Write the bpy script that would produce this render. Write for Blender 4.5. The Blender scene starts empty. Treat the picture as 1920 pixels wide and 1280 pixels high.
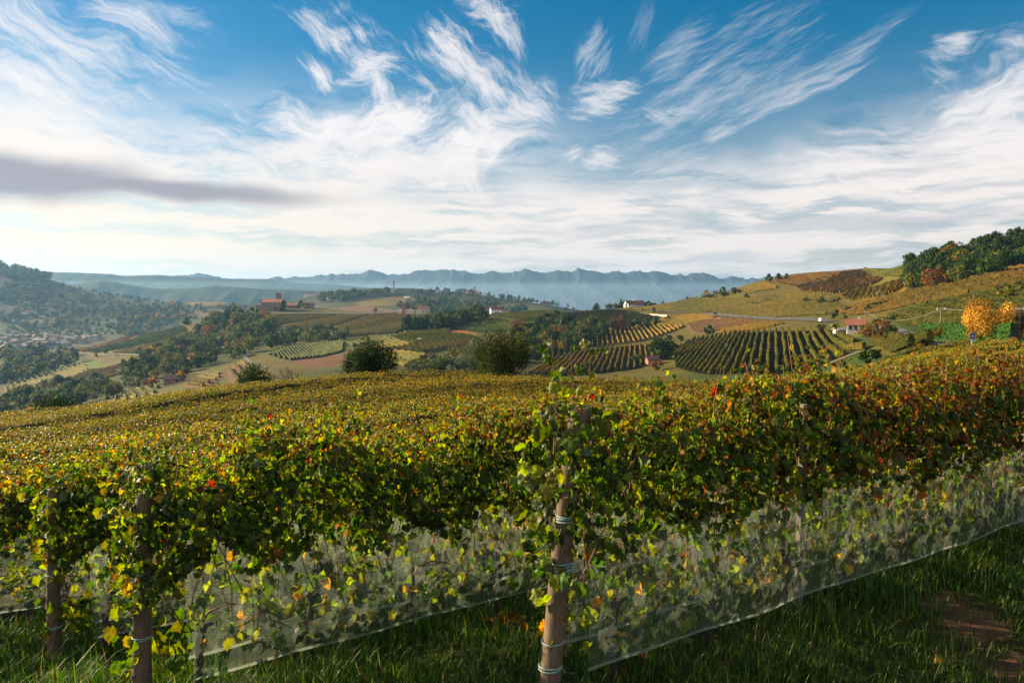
import bpy, math, random
import numpy as np
from math import radians as R, sin, cos, tan, atan, atan2, pi, exp, log, sqrt

S = bpy.context.scene
COL = S.collection
random.seed(7)
rng = np.random.default_rng(11)

# ------------------------------------------------------------------ camera, light, exposure
F = 1280.0                       # focal length in photo pixels (1920 wide)
PITCH = atan(95.0 / F)           # horizon sits at y = 545 of 1280
CZ = 2.84                        # camera height above the foot of the nearest vine row
cam = bpy.data.cameras.new('camera'); camo = bpy.data.objects.new('camera', cam); COL.objects.link(camo)
camo.location = (0, 0, CZ); camo.rotation_euler = (pi / 2 - PITCH, 0, 0)
cam.sensor_width = 36.0; cam.lens = 24.0; cam.clip_end = 60000; cam.clip_start = 0.05
S.camera = camo

SUN_AZ, SUN_EL = -71.0, 20.0     # azimuth from +Y towards +X, elevation
sl = bpy.data.lights.new('sun', 'SUN'); sl.energy = 5.0; sl.angle = R(0.5); sl.color = (1.0, 0.77, 0.47)
so = bpy.data.objects.new('sun', sl); COL.objects.link(so)
from mathutils import Vector, Matrix
sdir = Vector((sin(R(SUN_AZ)) * cos(R(SUN_EL)), cos(R(SUN_AZ)) * cos(R(SUN_EL)), sin(R(SUN_EL))))
so.rotation_euler = (-sdir).to_track_quat('-Z', 'Y').to_euler(); so.location = (-30, 10, 60)

S.view_settings.view_transform = 'Standard'; S.view_settings.look = 'None'
S.view_settings.exposure = 1.7; S.view_settings.gamma = 1.0
try: S.view_settings.use_curve_mapping = False
except Exception: pass
S.cycles.max_bounces = 5; S.cycles.diffuse_bounces = 2; S.cycles.glossy_bounces = 2; S.cycles.transmission_bounces = 3
S.cycles.transparent_max_bounces = 14; S.cycles.volume_bounces = 0
S.cycles.use_denoising = True; S.cycles.sample_clamp_indirect = 6.0

def px_dir(px, py):
    u = (px - 960.0) / F; v = (640.0 - py) / F
    dy = cos(PITCH) + v * sin(PITCH); dz = -sin(PITCH) + v * cos(PITCH)
    return u / dy, dz / dy        # x/y and z/y of the ray

def px_azel(px, py):
    tx, tz = px_dir(px, py); az = atan(tx)
    return az, atan(tz * cos(az))

# ------------------------------------------------------------------ node helpers
class NT:
    def __init__(s, nt): s.nt = nt
    def n(s, t, **k):
        x = s.nt.nodes.new(t)
        for a, b in k.items(): setattr(x, a, b)
        return x
    def set(s, sock, val):
        if val is None: return
        if hasattr(val, 'is_output') or isinstance(val, bpy.types.NodeSocket): s.nt.links.new(val, sock)
        else: sock.default_value = val
    def m(s, op, a, b=None, c=None, clamp=False):
        x = s.n('ShaderNodeMath', operation=op); x.use_clamp = clamp
        s.set(x.inputs[0], a); s.set(x.inputs[1], b); s.set(x.inputs[2], c)
        return x.outputs[0]
    def vm(s, op, a, b=None):
        x = s.n('ShaderNodeVectorMath', operation=op); s.set(x.inputs[0], a); s.set(x.inputs[1], b)
        return x.outputs[0]
    def noise(s, vec, scale, detail=4, rough=.5, lac=2.0, dist=0.0, dim='3D'):
        x = s.n('ShaderNodeTexNoise', noise_dimensions=dim); s.set(x.inputs['Vector'], vec); s.set(x.inputs['Scale'], scale)
        x.inputs['Detail'].default_value = detail; x.inputs['Roughness'].default_value = rough
        x.inputs['Lacunarity'].default_value = lac; x.inputs['Distortion'].default_value = dist
        return x.outputs['Fac']
    def mix(s, f, a, b, blend='MIX'):
        x = s.n('ShaderNodeMix', data_type='RGBA', blend_type=blend)
        s.set(x.inputs[0], f); s.set(x.inputs[6], a); s.set(x.inputs[7], b)
        return x.outputs[2]
    def ramp(s, f, a, b, smooth=True):
        x = s.n('ShaderNodeMapRange'); x.interpolation_type = 'SMOOTHSTEP' if smooth else 'LINEAR'
        s.set(x.inputs[0], f); s.set(x.inputs[1], a); s.set(x.inputs[2], b)
        return x.outputs[0]
    def comb(s, x_, y_, z_=0.0):
        x = s.n('ShaderNodeCombineXYZ'); s.set(x.inputs[0], x_); s.set(x.inputs[1], y_); s.set(x.inputs[2], z_)
        return x.outputs[0]

# ------------------------------------------------------------------ world: sky with cirrus clouds, laid out by azimuth and elevation
world = bpy.data.worlds.new('World'); S.world = world; world.use_nodes = True
world.node_tree.nodes.clear()
W = NT(world.node_tree)
SKY_STRENGTH = 0.05
sky = W.n('ShaderNodeTexSky', sky_type='NISHITA'); sky.sun_disc = False
sky.sun_elevation = R(SUN_EL); sky.sun_rotation = R(SUN_AZ); sky.altitude = 300
sky.air_density = 1.0; sky.dust_density = 0.6; sky.ozone_density = 2.5

tc = W.n('ShaderNodeTexCoord'); sp = W.n('ShaderNodeSeparateXYZ'); W.set(sp.inputs[0], tc.outputs['Generated'])
nrm = W.vm('NORMALIZE', tc.outputs['Generated']); W.set(sp.inputs[0], nrm)
AZ = W.m('ARCTAN2', sp.outputs[0], sp.outputs[1]); EL = W.m('ARCSINE', sp.outputs[2])
V = W.comb(AZ, EL, 0.0)
wn = W.n('ShaderNodeTexNoise', noise_dimensions='2D'); W.set(wn.inputs['Vector'], V); wn.inputs['Scale'].default_value = 11.0; wn.inputs['Detail'].default_value = 4
ws = W.n('ShaderNodeSeparateXYZ'); W.set(ws.inputs[0], wn.outputs['Color'])
WX = W.m('SUBTRACT', ws.outputs[0], .5); WY = W.m('SUBTRACT', ws.outputs[1], .5)
def axis(c, e):
    """clouds are placed by photo pixel, turned into azimuth / elevation on the sky"""
    a0, e0 = px_azel(*c); a1, e1 = px_azel(*e)
    return a0, e0, sqrt((a1 - a0) ** 2 + (e1 - e0) ** 2), atan2(e1 - e0, a1 - a0)
def gmask(az, el, c, e, wpx):
    a0, e0, L, ang = axis(c, e); Wd = wpx / F * .95; ca, sa = cos(ang), sin(ang)
    x = W.m('MULTIPLY_ADD', az, ca / L, W.m('MULTIPLY_ADD', el, sa / L, (-a0 * ca - e0 * sa) / L))
    y = W.m('MULTIPLY_ADD', el, ca / Wd, W.m('MULTIPLY_ADD', az, -sa / Wd, (a0 * sa - e0 * ca) / Wd))
    return W.m('POWER', 2.718, W.m('MULTIPLY', W.m('MULTIPLY_ADD', x, x, W.m('MULTIPLY', y, y)), -1.0))
def cloud_layer(feats, prev):
    """features that share a fibre direction share one fibre noise"""
    w = [(f[2] * axis(f[0], f[1])[2]) for f in feats]
    ang = atan2(sum(wi * sin(2 * axis(f[0], f[1])[3]) for wi, f in zip(w, feats)), sum(wi * cos(2 * axis(f[0], f[1])[3]) for wi, f in zip(w, feats))) / 2
    scale = sum(f[4] for f in feats) / len(feats); stretch = sum(f[5] for f in feats) / len(feats); soft = sum(f[7] for f in feats) / len(feats)
    wa = min(.06, 1.6 * sum(f[2] for f in feats) / len(feats) / F) * (1.0 if stretch < 5 else .35)
    p0 = W.m('MULTIPLY', prev, 1e-8) if prev is not None else 0.0
    az = W.m('ADD', W.m('MULTIPLY_ADD', WX, wa, AZ), p0); el = W.m('MULTIPLY_ADD', WY, wa, EL)
    ca, sa = cos(ang), sin(ang)
    x2 = W.m('MULTIPLY_ADD', az, ca, W.m('MULTIPLY', el, sa)); y2 = W.m('MULTIPLY_ADD', el, ca, W.m('MULTIPLY', az, -sa))
    n1 = W.noise(W.comb(W.m('MULTIPLY', x2, scale / stretch), W.m('MULTIPLY_ADD', y2, scale, ang * 13.1 + scale)), 1.0, 6, .66, 2.15, 0, '2D')
    n2 = W.noise(W.comb(W.m('MULTIPLY', x2, scale * .55), W.m('MULTIPLY_ADD', W.m('MULTIPLY_ADD', x2, .25, y2), scale * 4.2, 11 * ang)), 1.0, 3, .64, 2.2, 0, '2D')
    mm = ss = sw = None
    for c, e, wpx, st, sc_, stt, thr, so_ in feats:
        g = gmask(az, el, c, e, wpx)
        t = W.m('SUBTRACT', g, (thr - (.42 if sc_ > 29 else .46)))
        mm = t if mm is None else W.m('MAXIMUM', mm, t)
        sw = g if sw is None else W.m('ADD', sw, g)
        ss = W.m('MULTIPLY', g, st) if ss is None else W.m('MULTIPLY_ADD', g, st, ss)
    den = W.m('MULTIPLY_ADD', n1, 2.5, W.m('MULTIPLY_ADD', mm, 1.15, -1.25))
    den = W.m('MULTIPLY_ADD', W.m('SUBTRACT', n2, .5), 1.15, den)
    den = W.ramp(den, .0, .85 + soft * .9)
    den = W.m('MULTIPLY', den, W.ramp(sw, 0.02, 0.55))
    return W.m('MULTIPLY', den, W.m('DIVIDE', ss, W.m('ADD', sw, 1e-4)))
FE = [
    # big veil at the left
    ((60, 200), (330, 300), 150, .95, 14, 3, .62, .75), ((120, 60), (300, 150), 60, .85, 20, 4, .80, .7), ((230, 30), (330, 75), 40, .75, 24, 3, .8, .6),
    ((330, 20), (430, 60), 25, .35, 30, 5, .8, .7),
    ((150, 250), (420, 330), 85, 1.0, 18, 4, .66, .6), ((200, 190), (290, 215), 40, .5, 26, 4, .8, .6),
    # central spread
    ((420, 300), (620, 340), 45, .9, 18, 4, .72, .6), ((620, 262), (440, 205), 46, 1.1, 26, 5, .66, .45), ((700, 255), (830, 200), 62, 1.15, 24, 3, .60, .5),
    ((740, 300), (900, 335), 55, .9, 20, 4, .62, .6), ((640, 225), (600, 190), 22, .8, 34, 3, .85, .5),
    ((870, 275), (960, 215), 58, 1.2, 24, 3, .62, .45), ((920, 240), (1040, 225), 48, .9, 26, 3, .68, .5), ((870, 320), (845, 255), 38, 1.15, 26, 3, .66, .4),
    ((630, 58), (715, 105), 42, .9, 32, 4, .68, .6), ((690, 132), (760, 122), 30, 1.05, 30, 3, .68, .45), ((595, 138), (555, 108), 22, .95, 34, 3, .70, .5), ((712, 170), (688, 128), 24, .9, 34, 3, .70, .5),
    ((855, 112), (930, 190), 50, .9, 32, 4, .64, .6), ((910, 150), (985, 215), 50, .8, 32, 4, .66, .6), ((800, 160), (835, 195), 22, .7, 36, 3, .72, .5), ((900, 5), (835, -20), 30, .9, 34, 4, .66, .5),
    ((948, 40), (968, 105), 32, .75, 36, 3, .70, .6), ((985, 190), (1050, 215), 50, .8, 30, 3, .66, .6),
    ((1112, 105), (1095, 165), 34, .65, 38, 3, .72, .6), ((1120, 188), (1195, 172), 36, .75, 34, 3, .70, .55), ((1075, 290), (1098, 272), 18, .85, 44, 3, .72, .45), ((1140, 292), (1192, 282), 24, 1.05, 36, 3, .70, .45),
    ((1255, 213), (1320, 205), 20, .8, 38, 3, .70, .5), ((1345, 248), (1392, 228), 22, .6, 40, 3, .72, .5), ((1240, 300), (1335, 255), 26, .65, 40, 7, .70, .6), ((1300, 300), (1345, 280), 14, .4, 44, 7, .84, .6),
    # long fibres to the upper right
    ((1330, 150), (1520, -10), 70, .42, 44, 9, .74, .75), ((1470, 160), (1680, 60), 55, .42, 44, 10, .76, .75), ((1530, 170), (1700, 78), 11, .75, 40, 10, .74, .6), ((1270, 100), (1340, 30), 40, .35, 40, 7, .8, .7),
    ((1450, 70), (1530, 10), 16, .40, 44, 8, .80, .7), ((1210, 60), (1240, 0), 30, .22, 40, 5, .8, .7),
    # bank at the right
    ((1850, 220), (1650, 300), 80, .95, 22, 4, .72, .6), ((1790, 85), (1860, 75), 26, .7, 32, 3, .82, .5), ((1760, 140), (1800, 170), 26, .6, 34, 3, .82, .5), ((1650, 310), (1470, 300), 60, .95, 20, 4, .70, .6),
    ((1880, 300), (1700, 340), 70, 1.0, 18, 3, .66, .6), ((1560, 240), (1620, 242), 12, .6, 38, 3, .84, .5), ((1690, 350), (1900, 380), 40, .9, 18, 5, .70, .7), ((1910, 160), (1850, 220), 50, .85, 24, 3, .75, .6),
    # band above the ridge line
    ((1120, 390), (1230, 380), 22, .95, 24, 4, .76, .5), ((1310, 385), (1400, 385), 20, .9, 26, 4, .77, .5), ((1030, 420), (1250, 420), 30, .9, 18, 6, .70, .6),
]
layers = {}
for f_ in FE: layers.setdefault((int(round((axis(f_[0], f_[1])[3] % pi) / (pi / 5))) % 5, f_[4] > 29), []).append(f_)
tot = None
for k_ in sorted(layers):
    d = W.m('SUBTRACT', 1.0, cloud_layer(layers[k_], tot), clamp=True)
    tot = d if tot is None else W.m('MULTIPLY', tot, d)
hi = W.m('SUBTRACT', 1.0, tot, clamp=True)
# layered sheet towards the horizon
def layer(scale, sx, sy, seed, lo, hi_):
    nv = W.comb(W.m('MULTIPLY_ADD', AZ, sx, seed), W.m('MULTIPLY_ADD', EL, sy, W.m('MULTIPLY', WY, .8)))
    return W.ramp(W.noise(nv, scale, 6, .58, 2.1, 0, '2D'), lo, hi_)
lowmask = W.ramp(W.m('ADD', W.m('MULTIPLY_ADD', WX, .05, EL), W.m('MULTIPLY', AZ, W.m('MULTIPLY', AZ, -.16))), R(11.5), R(6.0))
low = W.m('MULTIPLY', W.m('MULTIPLY_ADD', W.m('MAXIMUM', layer(1.0, 4, 34, 3.3, .36, .56), layer(1.0, 9, 70, 23.3, .44, .60)), .66, .30), lowmask)
mid = W.m('MULTIPLY', W.m('MAXIMUM', gmask(AZ, EL, (650, 320), (1040, 330), 95), W.m('MULTIPLY', gmask(AZ, EL, (1800, 330), (1500, 340), 90), .9)), layer(1.0, 7, 26, 41.0, .34, .62))
low = W.m('MAXIMUM', low, W.m('MULTIPLY', mid, 1.0, clamp=True))
# generic veil elsewhere (behind and beside the view)
side = W.ramp(W.m('ABSOLUTE', AZ), R(40), R(60))
gen = W.m('MULTIPLY', W.m('MULTIPLY', layer(1.0, 5, 9, 8.1, .42, .75), .8), side)
den = W.m('SUBTRACT', 1.0, W.m('MULTIPLY', W.m('MULTIPLY', W.m('SUBTRACT', 1.0, hi), W.m('SUBTRACT', 1.0, low)), W.m('SUBTRACT', 1.0, gen)), clamp=True)
# the grey lens cloud at the left and grey undersides in the low sheet
laz = W.m('MULTIPLY_ADD', WX, .10, W.m('MULTIPLY_ADD', den, 1e-8, AZ)); lel = W.m('MULTIPLY_ADD', WY, .012, EL)
lens = W.m('MAXIMUM', gmask(laz, lel, (20, 334), (340, 346), 40), W.m('MULTIPLY', gmask(laz, lel, (330, 356), (650, 378), 24), .95))
lens = W.ramp(W.m('MULTIPLY_ADD', WX, .5, lens), .15, .85)
under = W.m('MULTIPLY', layer(1.0, 4, 40, 14.7, .46, .68), lowmask)
under = W.m('MULTIPLY', under, W.ramp(AZ, R(-30), R(15)))
warm = W.ramp(AZ, R(5), R(-38))
ccol = W.mix(warm, (1.0, 0.90, 0.83, 1), (1.12, 0.96, 0.78, 1))
upc = W.ramp(EL, R(4), R(14))
ccol = W.mix(upc, ccol, (0.95, 0.91, 0.91, 1))
ccol = W.mix(W.m('MULTIPLY', under, .6), ccol, (0.50, 0.54, 0.60, 1))
ccol = W.mix(W.m('MULTIPLY', lens, .92), ccol, (0.34, 0.315, 0.37, 1))
den = W.m('MAXIMUM', den, W.m('MULTIPLY', lens, .97))
hsv = W.n('ShaderNodeHueSaturation'); hsv.inputs['Hue'].default_value = 0.487; W.set(hsv.inputs['Saturation'], W.m('MULTIPLY_ADD', W.ramp(EL, R(2), R(20)), .75, .75)); hsv.inputs['Value'].default_value = 0.71
W.set(hsv.inputs['Color'], sky.outputs[0])
cl = W.n('ShaderNodeVectorMath', operation='SCALE'); W.set(cl.inputs[0], ccol); cl.inputs['Scale'].default_value = 0.315 / SKY_STRENGTH
fin = W.mix(den, hsv.outputs[0], cl.outputs[0])
bg = W.n('ShaderNodeBackground'); W.set(bg.inputs[0], fin); bg.inputs[1].default_value = SKY_STRENGTH
wo = W.n('ShaderNodeOutputWorld'); W.nt.links.new(bg.outputs[0], wo.inputs[0])
world.cycles.sampling_method = 'MANUAL'; world.cycles.sample_map_resolution = 512

# ------------------------------------------------------------------ materials
def mat(name):
    m = bpy.data.materials.new(name); m.use_nodes = True; m.node_tree.nodes.clear()
    k = NT(m.node_tree); o = k.n('ShaderNodeOutputMaterial')
    return m, k, o
def plain(name, col, rough=.7, noise=.25, scale=3.0, col2=None, bump=0.0, metal=0.0):
    m, k, o = mat(name)
    t = k.n('ShaderNodeTexCoord')
    f = k.noise(t.outputs['Object'], scale, 5, .6)
    c2 = col2 or tuple(c * (1 - noise) for c in col)
    c = k.mix(k.ramp(f, .35, .65), (*c2, 1), (*col, 1))
    b = k.n('ShaderNodeBsdfPrincipled'); k.set(b.inputs['Base Color'], c); b.inputs['Roughness'].default_value = rough; b.inputs['Metallic'].default_value = metal
    if bump:
        bp = k.n('ShaderNodeBump'); bp.inputs['Strength'].default_value = bump; k.set(bp.inputs['Height'], f); k.nt.links.new(bp.outputs[0], b.inputs['Normal'])
    k.nt.links.new(b.outputs[0], o.inputs[0])
    return m
def leafmat(name, trans=.35, rough=.5, spec=.35, vary=0.0, blotch=0.0, glow=1.5):
    m, k, o = mat(name)
    a = k.n('ShaderNodeAttribute'); a.attribute_name = 'col'; c = a.outputs['Color']
    if vary:
        oi = k.n('ShaderNodeObjectInfo'); h = k.n('ShaderNodeHueSaturation')
        k.set(h.inputs['Hue'], k.m('MULTIPLY_ADD', oi.outputs['Random'], -.06 * vary, .5 + .03 * vary))
        k.set(h.inputs['Value'], k.m('MULTIPLY_ADD', k.m('FRACT', k.m('MULTIPLY', oi.outputs['Random'], 7.3)), .7 * vary, 1 - .35 * vary))
        k.set(h.inputs['Color'], c); c = h.outputs[0]
    if blotch:
        t = k.n('ShaderNodeTexCoord'); f = k.noise(t.outputs['Object'], 38.0, 3, .6)
        c = k.mix(k.m('MULTIPLY', k.ramp(f, .52, .68), blotch), c, (.16, .07, .02, 1))
    b = k.n('ShaderNodeBsdfPrincipled'); k.set(b.inputs['Base Color'], c); b.inputs['Roughness'].default_value = rough
    b.inputs['Specular IOR Level'].default_value = spec
    tr = k.n('ShaderNodeBsdfTranslucent')
    hs = k.n('ShaderNodeHueSaturation'); hs.inputs['Saturation'].default_value = 1.15; hs.inputs['Value'].default_value = glow; k.set(hs.inputs['Color'], c)
    k.set(tr.inputs['Color'], hs.outputs[0])
    mx = k.n('ShaderNodeMixShader'); mx.inputs[0].default_value = trans
    k.nt.links.new(b.outputs[0], mx.inputs[1]); k.nt.links.new(tr.outputs[0], mx.inputs[2]); k.nt.links.new(mx.outputs[0], o.inputs[0])
    return m
def groundmat(name, scale, amt, bump=0.0):
    m, k, o = mat(name)
    a = k.n('ShaderNodeAttribute'); a.attribute_name = 'col'
    t = k.n('ShaderNodeTexCoord')
    f = k.noise(t.outputs['Object'], scale, 8, .7); f2 = k.noise(t.outputs['Object'], scale * .13, 4, .6)
    v = k.m('ADD', k.m('MULTIPLY', k.m('SUBTRACT', f, .5), amt * 2), k.m('MULTIPLY_ADD', k.m('SUBTRACT', f2, .5), amt * 1.3, 1.0))
    h = k.n('ShaderNodeHueSaturation'); k.set(h.inputs['Value'], v); k.set(h.inputs['Color'], a.outputs['Color'])
    k.set(h.inputs['Hue'], k.m('MULTIPLY_ADD', k.m('SUBTRACT', f2, .5), .06, .5))
    b = k.n('ShaderNodeBsdfPrincipled'); k.set(b.inputs['Base Color'], h.outputs[0]); b.inputs['Roughness'].default_value = .9; b.inputs['Specular IOR Level'].default_value = .1
    if bump:
        bp = k.n('ShaderNodeBump'); bp.inputs['Strength'].default_value = .8; bp.inputs['Distance'].default_value = bump; k.set(bp.inputs['Height'], f); k.nt.links.new(bp.outputs[0], b.inputs['Normal'])
    k.nt.links.new(b.outputs[0], o.inputs[0])
    return m
M = {}
M['vine'] = leafmat('vine_leaf', .52, .45, .24, 0, .35, 1.8)
M['fieldleaf'] = leafmat('field_leaf', .34, .48, .3)
M['tree'] = leafmat('tree_leaf', .22, .65, .15, .8)
M['bigtree'] = leafmat('big_tree_leaf', .22, .7, .08)
M['row'] = leafmat('row_leaf', .15, .8, .1)
M['grass'] = leafmat('grass_blade', .40, .5, .3)
M['terrain'] = groundmat('terrain_ground', .12, .6, 0.8)
M['ground'] = groundmat('near_ground', 5.0, .45, .03)
M['hill'] = groundmat('far_hill', .02, .30, 12.0)
M['mount'] = groundmat('mountain_rock', .004, .30, 60.0)
M['bark'] = plain('bark', (.075, .055, .04), .9, .5, 6, None, .5)
M['vinebark'] = plain('vine_bark', (.035, .026, .02), .95, .5, 30, None, .8)
M['cane'] = plain('cane', (.20, .075, .035), .6, .45, 12)
M['road'] = plain('asphalt', (.06, .059, .057), .85, .2, .6)
M['soil'] = plain('soil_track', (.085, .066, .034), .95, .3, 2)
M['white'] = plain('white_plaster', (.78, .74, .68), .8, .12, .4)
M['cream'] = plain('cream_plaster', (.62, .50, .36), .8, .18, .4)
M['stone'] = plain('old_brick', (.22, .15, .12), .9, .3, .5)
M['brickw'] = plain('brick_wall', (.30, .13, .09), .9, .3, 1.0)
M['roof'] = plain('terracotta_tiles', (.26, .085, .05), .85, .35, 1.2)
M['darkroof'] = plain('dark_tiles', (.12, .055, .045), .85, .35, 1.0)
M['grey'] = plain('grey_plaster', (.45, .44, .42), .8, .15, .4)
M['pane'] = plain('window_glass', (.03, .035, .045), .15, .3, 1.0)
M['wooddoor'] = plain('wood_door', (.10, .05, .025), .6, .3, 2)
M['wall_cream'] = plain('retaining_wall', (.60, .50, .38), .9, .2, .6)
M['metal'] = plain('galvanised', (.40, .41, .42), .45, .2, 4, None, 0, .6)
M['wire'] = plain('wire', (.35, .34, .33), .4, .1, 4)
M['concrete'] = plain('concrete', (.13, .12, .10), .9, .2, 14, None, .2)
M['twine'] = plain('twine', (.17, .29, .31), .6, .2, 60)
M['blue'] = plain('blue_paint', (.03, .09, .30), .4, .1, 4)
M['tarp'] = plain('blue_sheet', (.05, .13, .30), .5, .2, 1)
M['carwhite'] = plain('white_car_paint', (.75, .75, .75), .25, .05, 1)
M['rubber'] = plain('rubber', (.02, .02, .02), .8, .2, 4)
M['red'] = plain('red_paint', (.45, .03, .02), .4, .2, 3)

# ------------------------------------------------------------------ object helpers
def link_mesh(name, me, m=None, parent=None):
    o = bpy.data.objects.new(name, me); COL.objects.link(o)
    if m is not None and not me.materials: me.materials.append(m)
    if parent is not None: o.parent = parent
    return o
def tri_mesh(name, V_, T_, C_=None, smooth=False):
    """numpy triangles (or quads) to a mesh, with an optional colour per vertex"""
    V_ = np.ascontiguousarray(V_, np.float32); T_ = np.ascontiguousarray(T_, np.int32)
    me = bpy.data.meshes.new(name); k = T_.shape[1]
    me.vertices.add(len(V_)); me.vertices.foreach_set('co', V_.ravel())
    me.loops.add(T_.size); me.loops.foreach_set('vertex_index', T_.ravel())
    me.polygons.add(len(T_)); me.polygons.foreach_set('loop_start', np.arange(0, T_.size, k, dtype=np.int32))
    try: me.polygons.foreach_set('loop_total', np.full(len(T_), k, np.int32))
    except Exception: pass
    me.polygons.foreach_set('use_smooth', np.full(len(T_), smooth, bool))
    if C_ is not None:
        a = me.color_attributes.new('col', 'FLOAT_COLOR', 'POINT')
        c4 = np.ones((len(V_), 4), np.float32); c4[:, :3] = C_; a.data.foreach_set('color', c4.ravel())
    me.update(); me.validate()
    return me
def tag(o, label=None, cat=None, group=None, kind=None):
    if label: o['label'] = label
    if cat: o['category'] = cat
    if group: o['group'] = group
    if kind: o['kind'] = kind
    return o
def empty(name, loc=(0, 0, 0), rz=0.0):
    o = bpy.data.objects.new(name, None); COL.objects.link(o); o.location = loc; o.rotation_euler = (0, 0, rz); o.empty_display_size = .2
    return o
def copy_thing(root, loc, rz=0.0, scale=None):
    c = root.copy(); COL.objects.link(c); c.location = loc; c.rotation_euler = (0, 0, rz)
    if scale is not None: c.scale = scale
    for ch in root.children:
        d = ch.copy(); COL.objects.link(d); d.parent = c
        for g in ch.children:
            e = g.copy(); COL.objects.link(e); e.parent = d
    return c
def tube(path, rad, n=6, cap=True):
    """vertices and quads of a tube along a path; rad scalar or list"""
    P = np.asarray(path, float); k = len(P); rad = np.broadcast_to(np.asarray(rad, float), (k,))
    V_, Q = [], []
    tdir = np.gradient(P, axis=0); tdir /= np.linalg.norm(tdir, axis=1)[:, None] + 1e-9
    ref = np.array([0, 0, 1.0]) if abs(tdir[0][2]) < .9 else np.array([1.0, 0, 0])
    for i in range(k):
        a = np.cross(tdir[i], ref); a /= np.linalg.norm(a) + 1e-9; b = np.cross(tdir[i], a)
        for j in range(n):
            t = 2 * pi * j / n; V_.append(P[i] + rad[i] * (cos(t) * a + sin(t) * b))
    for i in range(k - 1):
        for j in range(n):
            Q.append((i * n + j, i * n + (j + 1) % n, (i + 1) * n + (j + 1) % n, (i + 1) * n + j))
    if cap:
        for end in (0, k - 1):
            c = len(V_); V_.append(P[end])
            for j in range(n):
                q = (end * n + (j + 1) % n, end * n + j, c) if end == 0 else (end * n + j, end * n + (j + 1) % n, c)
                Q.append((*q, q[2]))
    return V_, Q
class MB:
    def __init__(s): s.v = []; s.f = []
    def add(s, V_, Q):
        b = len(s.v); s.v += [tuple(map(float, p)) for p in V_]
        for q in Q:
            q = [b + int(i) for i in q]
            if len(q) == 4 and q[3] == q[2]: q = q[:3]
            s.f.append(q)
        return s
    def tube(s, path, rad, n=6, cap=True): return s.add(*tube(path, rad, n, cap))
    def box(s, lo, hi):
        x0, y0, z0 = lo; x1, y1, z1 = hi
        v = [(x0, y0, z0), (x1, y0, z0), (x1, y1, z0), (x0, y1, z0), (x0, y0, z1), (x1, y0, z1), (x1, y1, z1), (x0, y1, z1)]
        return s.add(v, [(0, 3, 2, 1), (4, 5, 6, 7), (0, 1, 5, 4), (1, 2, 6, 5), (2, 3, 7, 6), (3, 0, 4, 7)])
    def build(s, name, m, parent=None, smooth=False):
        me = bpy.data.meshes.new(name); me.from_pydata(s.v, [], s.f); me.update()
        if smooth: me.polygons.foreach_set('use_smooth', [True] * len(me.polygons))
        return link_mesh(name, me, m, parent)
def put_on(me_v, temp, pos, nrm_, tip, scale):
    pass

def basis(nr, tip):
    """rotation matrices whose columns are (side, tip, normal)"""
    nr = nr / (np.linalg.norm(nr, axis=1)[:, None] + 1e-9)
    tip = tip - (tip * nr).sum(1)[:, None] * nr; tip /= np.linalg.norm(tip, axis=1)[:, None] + 1e-9
    side = np.cross(tip, nr)
    return np.stack([side, tip, nr], axis=2)
def scatter(tv, tf, pos, Rm, sc):
    n = len(pos); k = len(tv)
    V_ = np.einsum('nij,kj->nki', Rm, tv) * np.asarray(sc).reshape(-1, 1, 1) + pos[:, None, :]
    T_ = tf[None] + (np.arange(n) * k)[:, None, None]
    return V_.reshape(-1, 3), T_.reshape(-1, tf.shape[1])
# leaf templates: stalk at origin, tip along +Y, face +Z
def grape_leaf(seed):
    r = random.Random(seed)
    lob = [(0, .03), (.13, -.10), (.27, -.12), (.36, -.04), (.42, .06), (.50, .10), (.47, .20), (.45, .27), (.50, .38), (.52, .48), (.44, .55), (.36, .60), (.30, .68), (.22, .78), (.12, .86), (0, 1.0)]
    w = r.uniform(.82, 1.08)
    pts = [(x * w * r.uniform(.88, 1.12), y * r.uniform(.94, 1.06)) for x, y in lob]
    out = pts + [(-x * w * r.uniform(.80, 1.12), y * r.uniform(.94, 1.06)) for x, y in lob[-2:0:-1]]
    cup = r.uniform(-.75, .9); droop = r.uniform(.1, .9); tw = r.uniform(-.5, .5); ph = r.uniform(0, 6)
    def z(x, y): return -cup * abs(x) * (.6 + .6 * y) - droop * max(0, y - .25) ** 2 + tw * x * y + .07 * sin(11 * x + ph) * sin(8 * y + ph)
    def q(x, y, dz=0.0):      # rolled up sideways by the cup
        return (x * (1 - .28 * abs(cup)), y * (1 - .18 * droop), z(x, y) + dz)
    inner = [(x * .5, .34 + (y - .34) * .5) for x, y in out]
    v = [q(x, y) for x, y in out] + [q(x, y, .02) for x, y in inner] + [q(0, .34, .035)]
    n = len(out); f = []
    for i in range(n):
        j = (i + 1) % n; f += [(i, j, n + i), (j, n + j, n + i), (n + i, n + j, 2 * n)]
    return np.array(v, np.float32), np.array(f, np.int32)
LEAVES = [grape_leaf(i) for i in range(9)]
MIDLEAF = (np.array([(0, 0, 0), (.38, .02, -.10), (.48, .42, -.16), (.2, .62, -.06), (0, 1, -.16), (-.2, .62, -.06), (-.48, .42, -.16), (-.38, .02, -.10), (0, .35, .03)], np.float32),
           np.array([(i, (i + 1) % 8, 8) for i in range(8)], np.int32))
KITE = (np.array([(0, -.5, 0), (.5, 0, -.14), (0, .5, 0), (-.5, 0, -.14)], np.float32), np.array([(0, 1, 2), (0, 2, 3)], np.int32))
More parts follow.
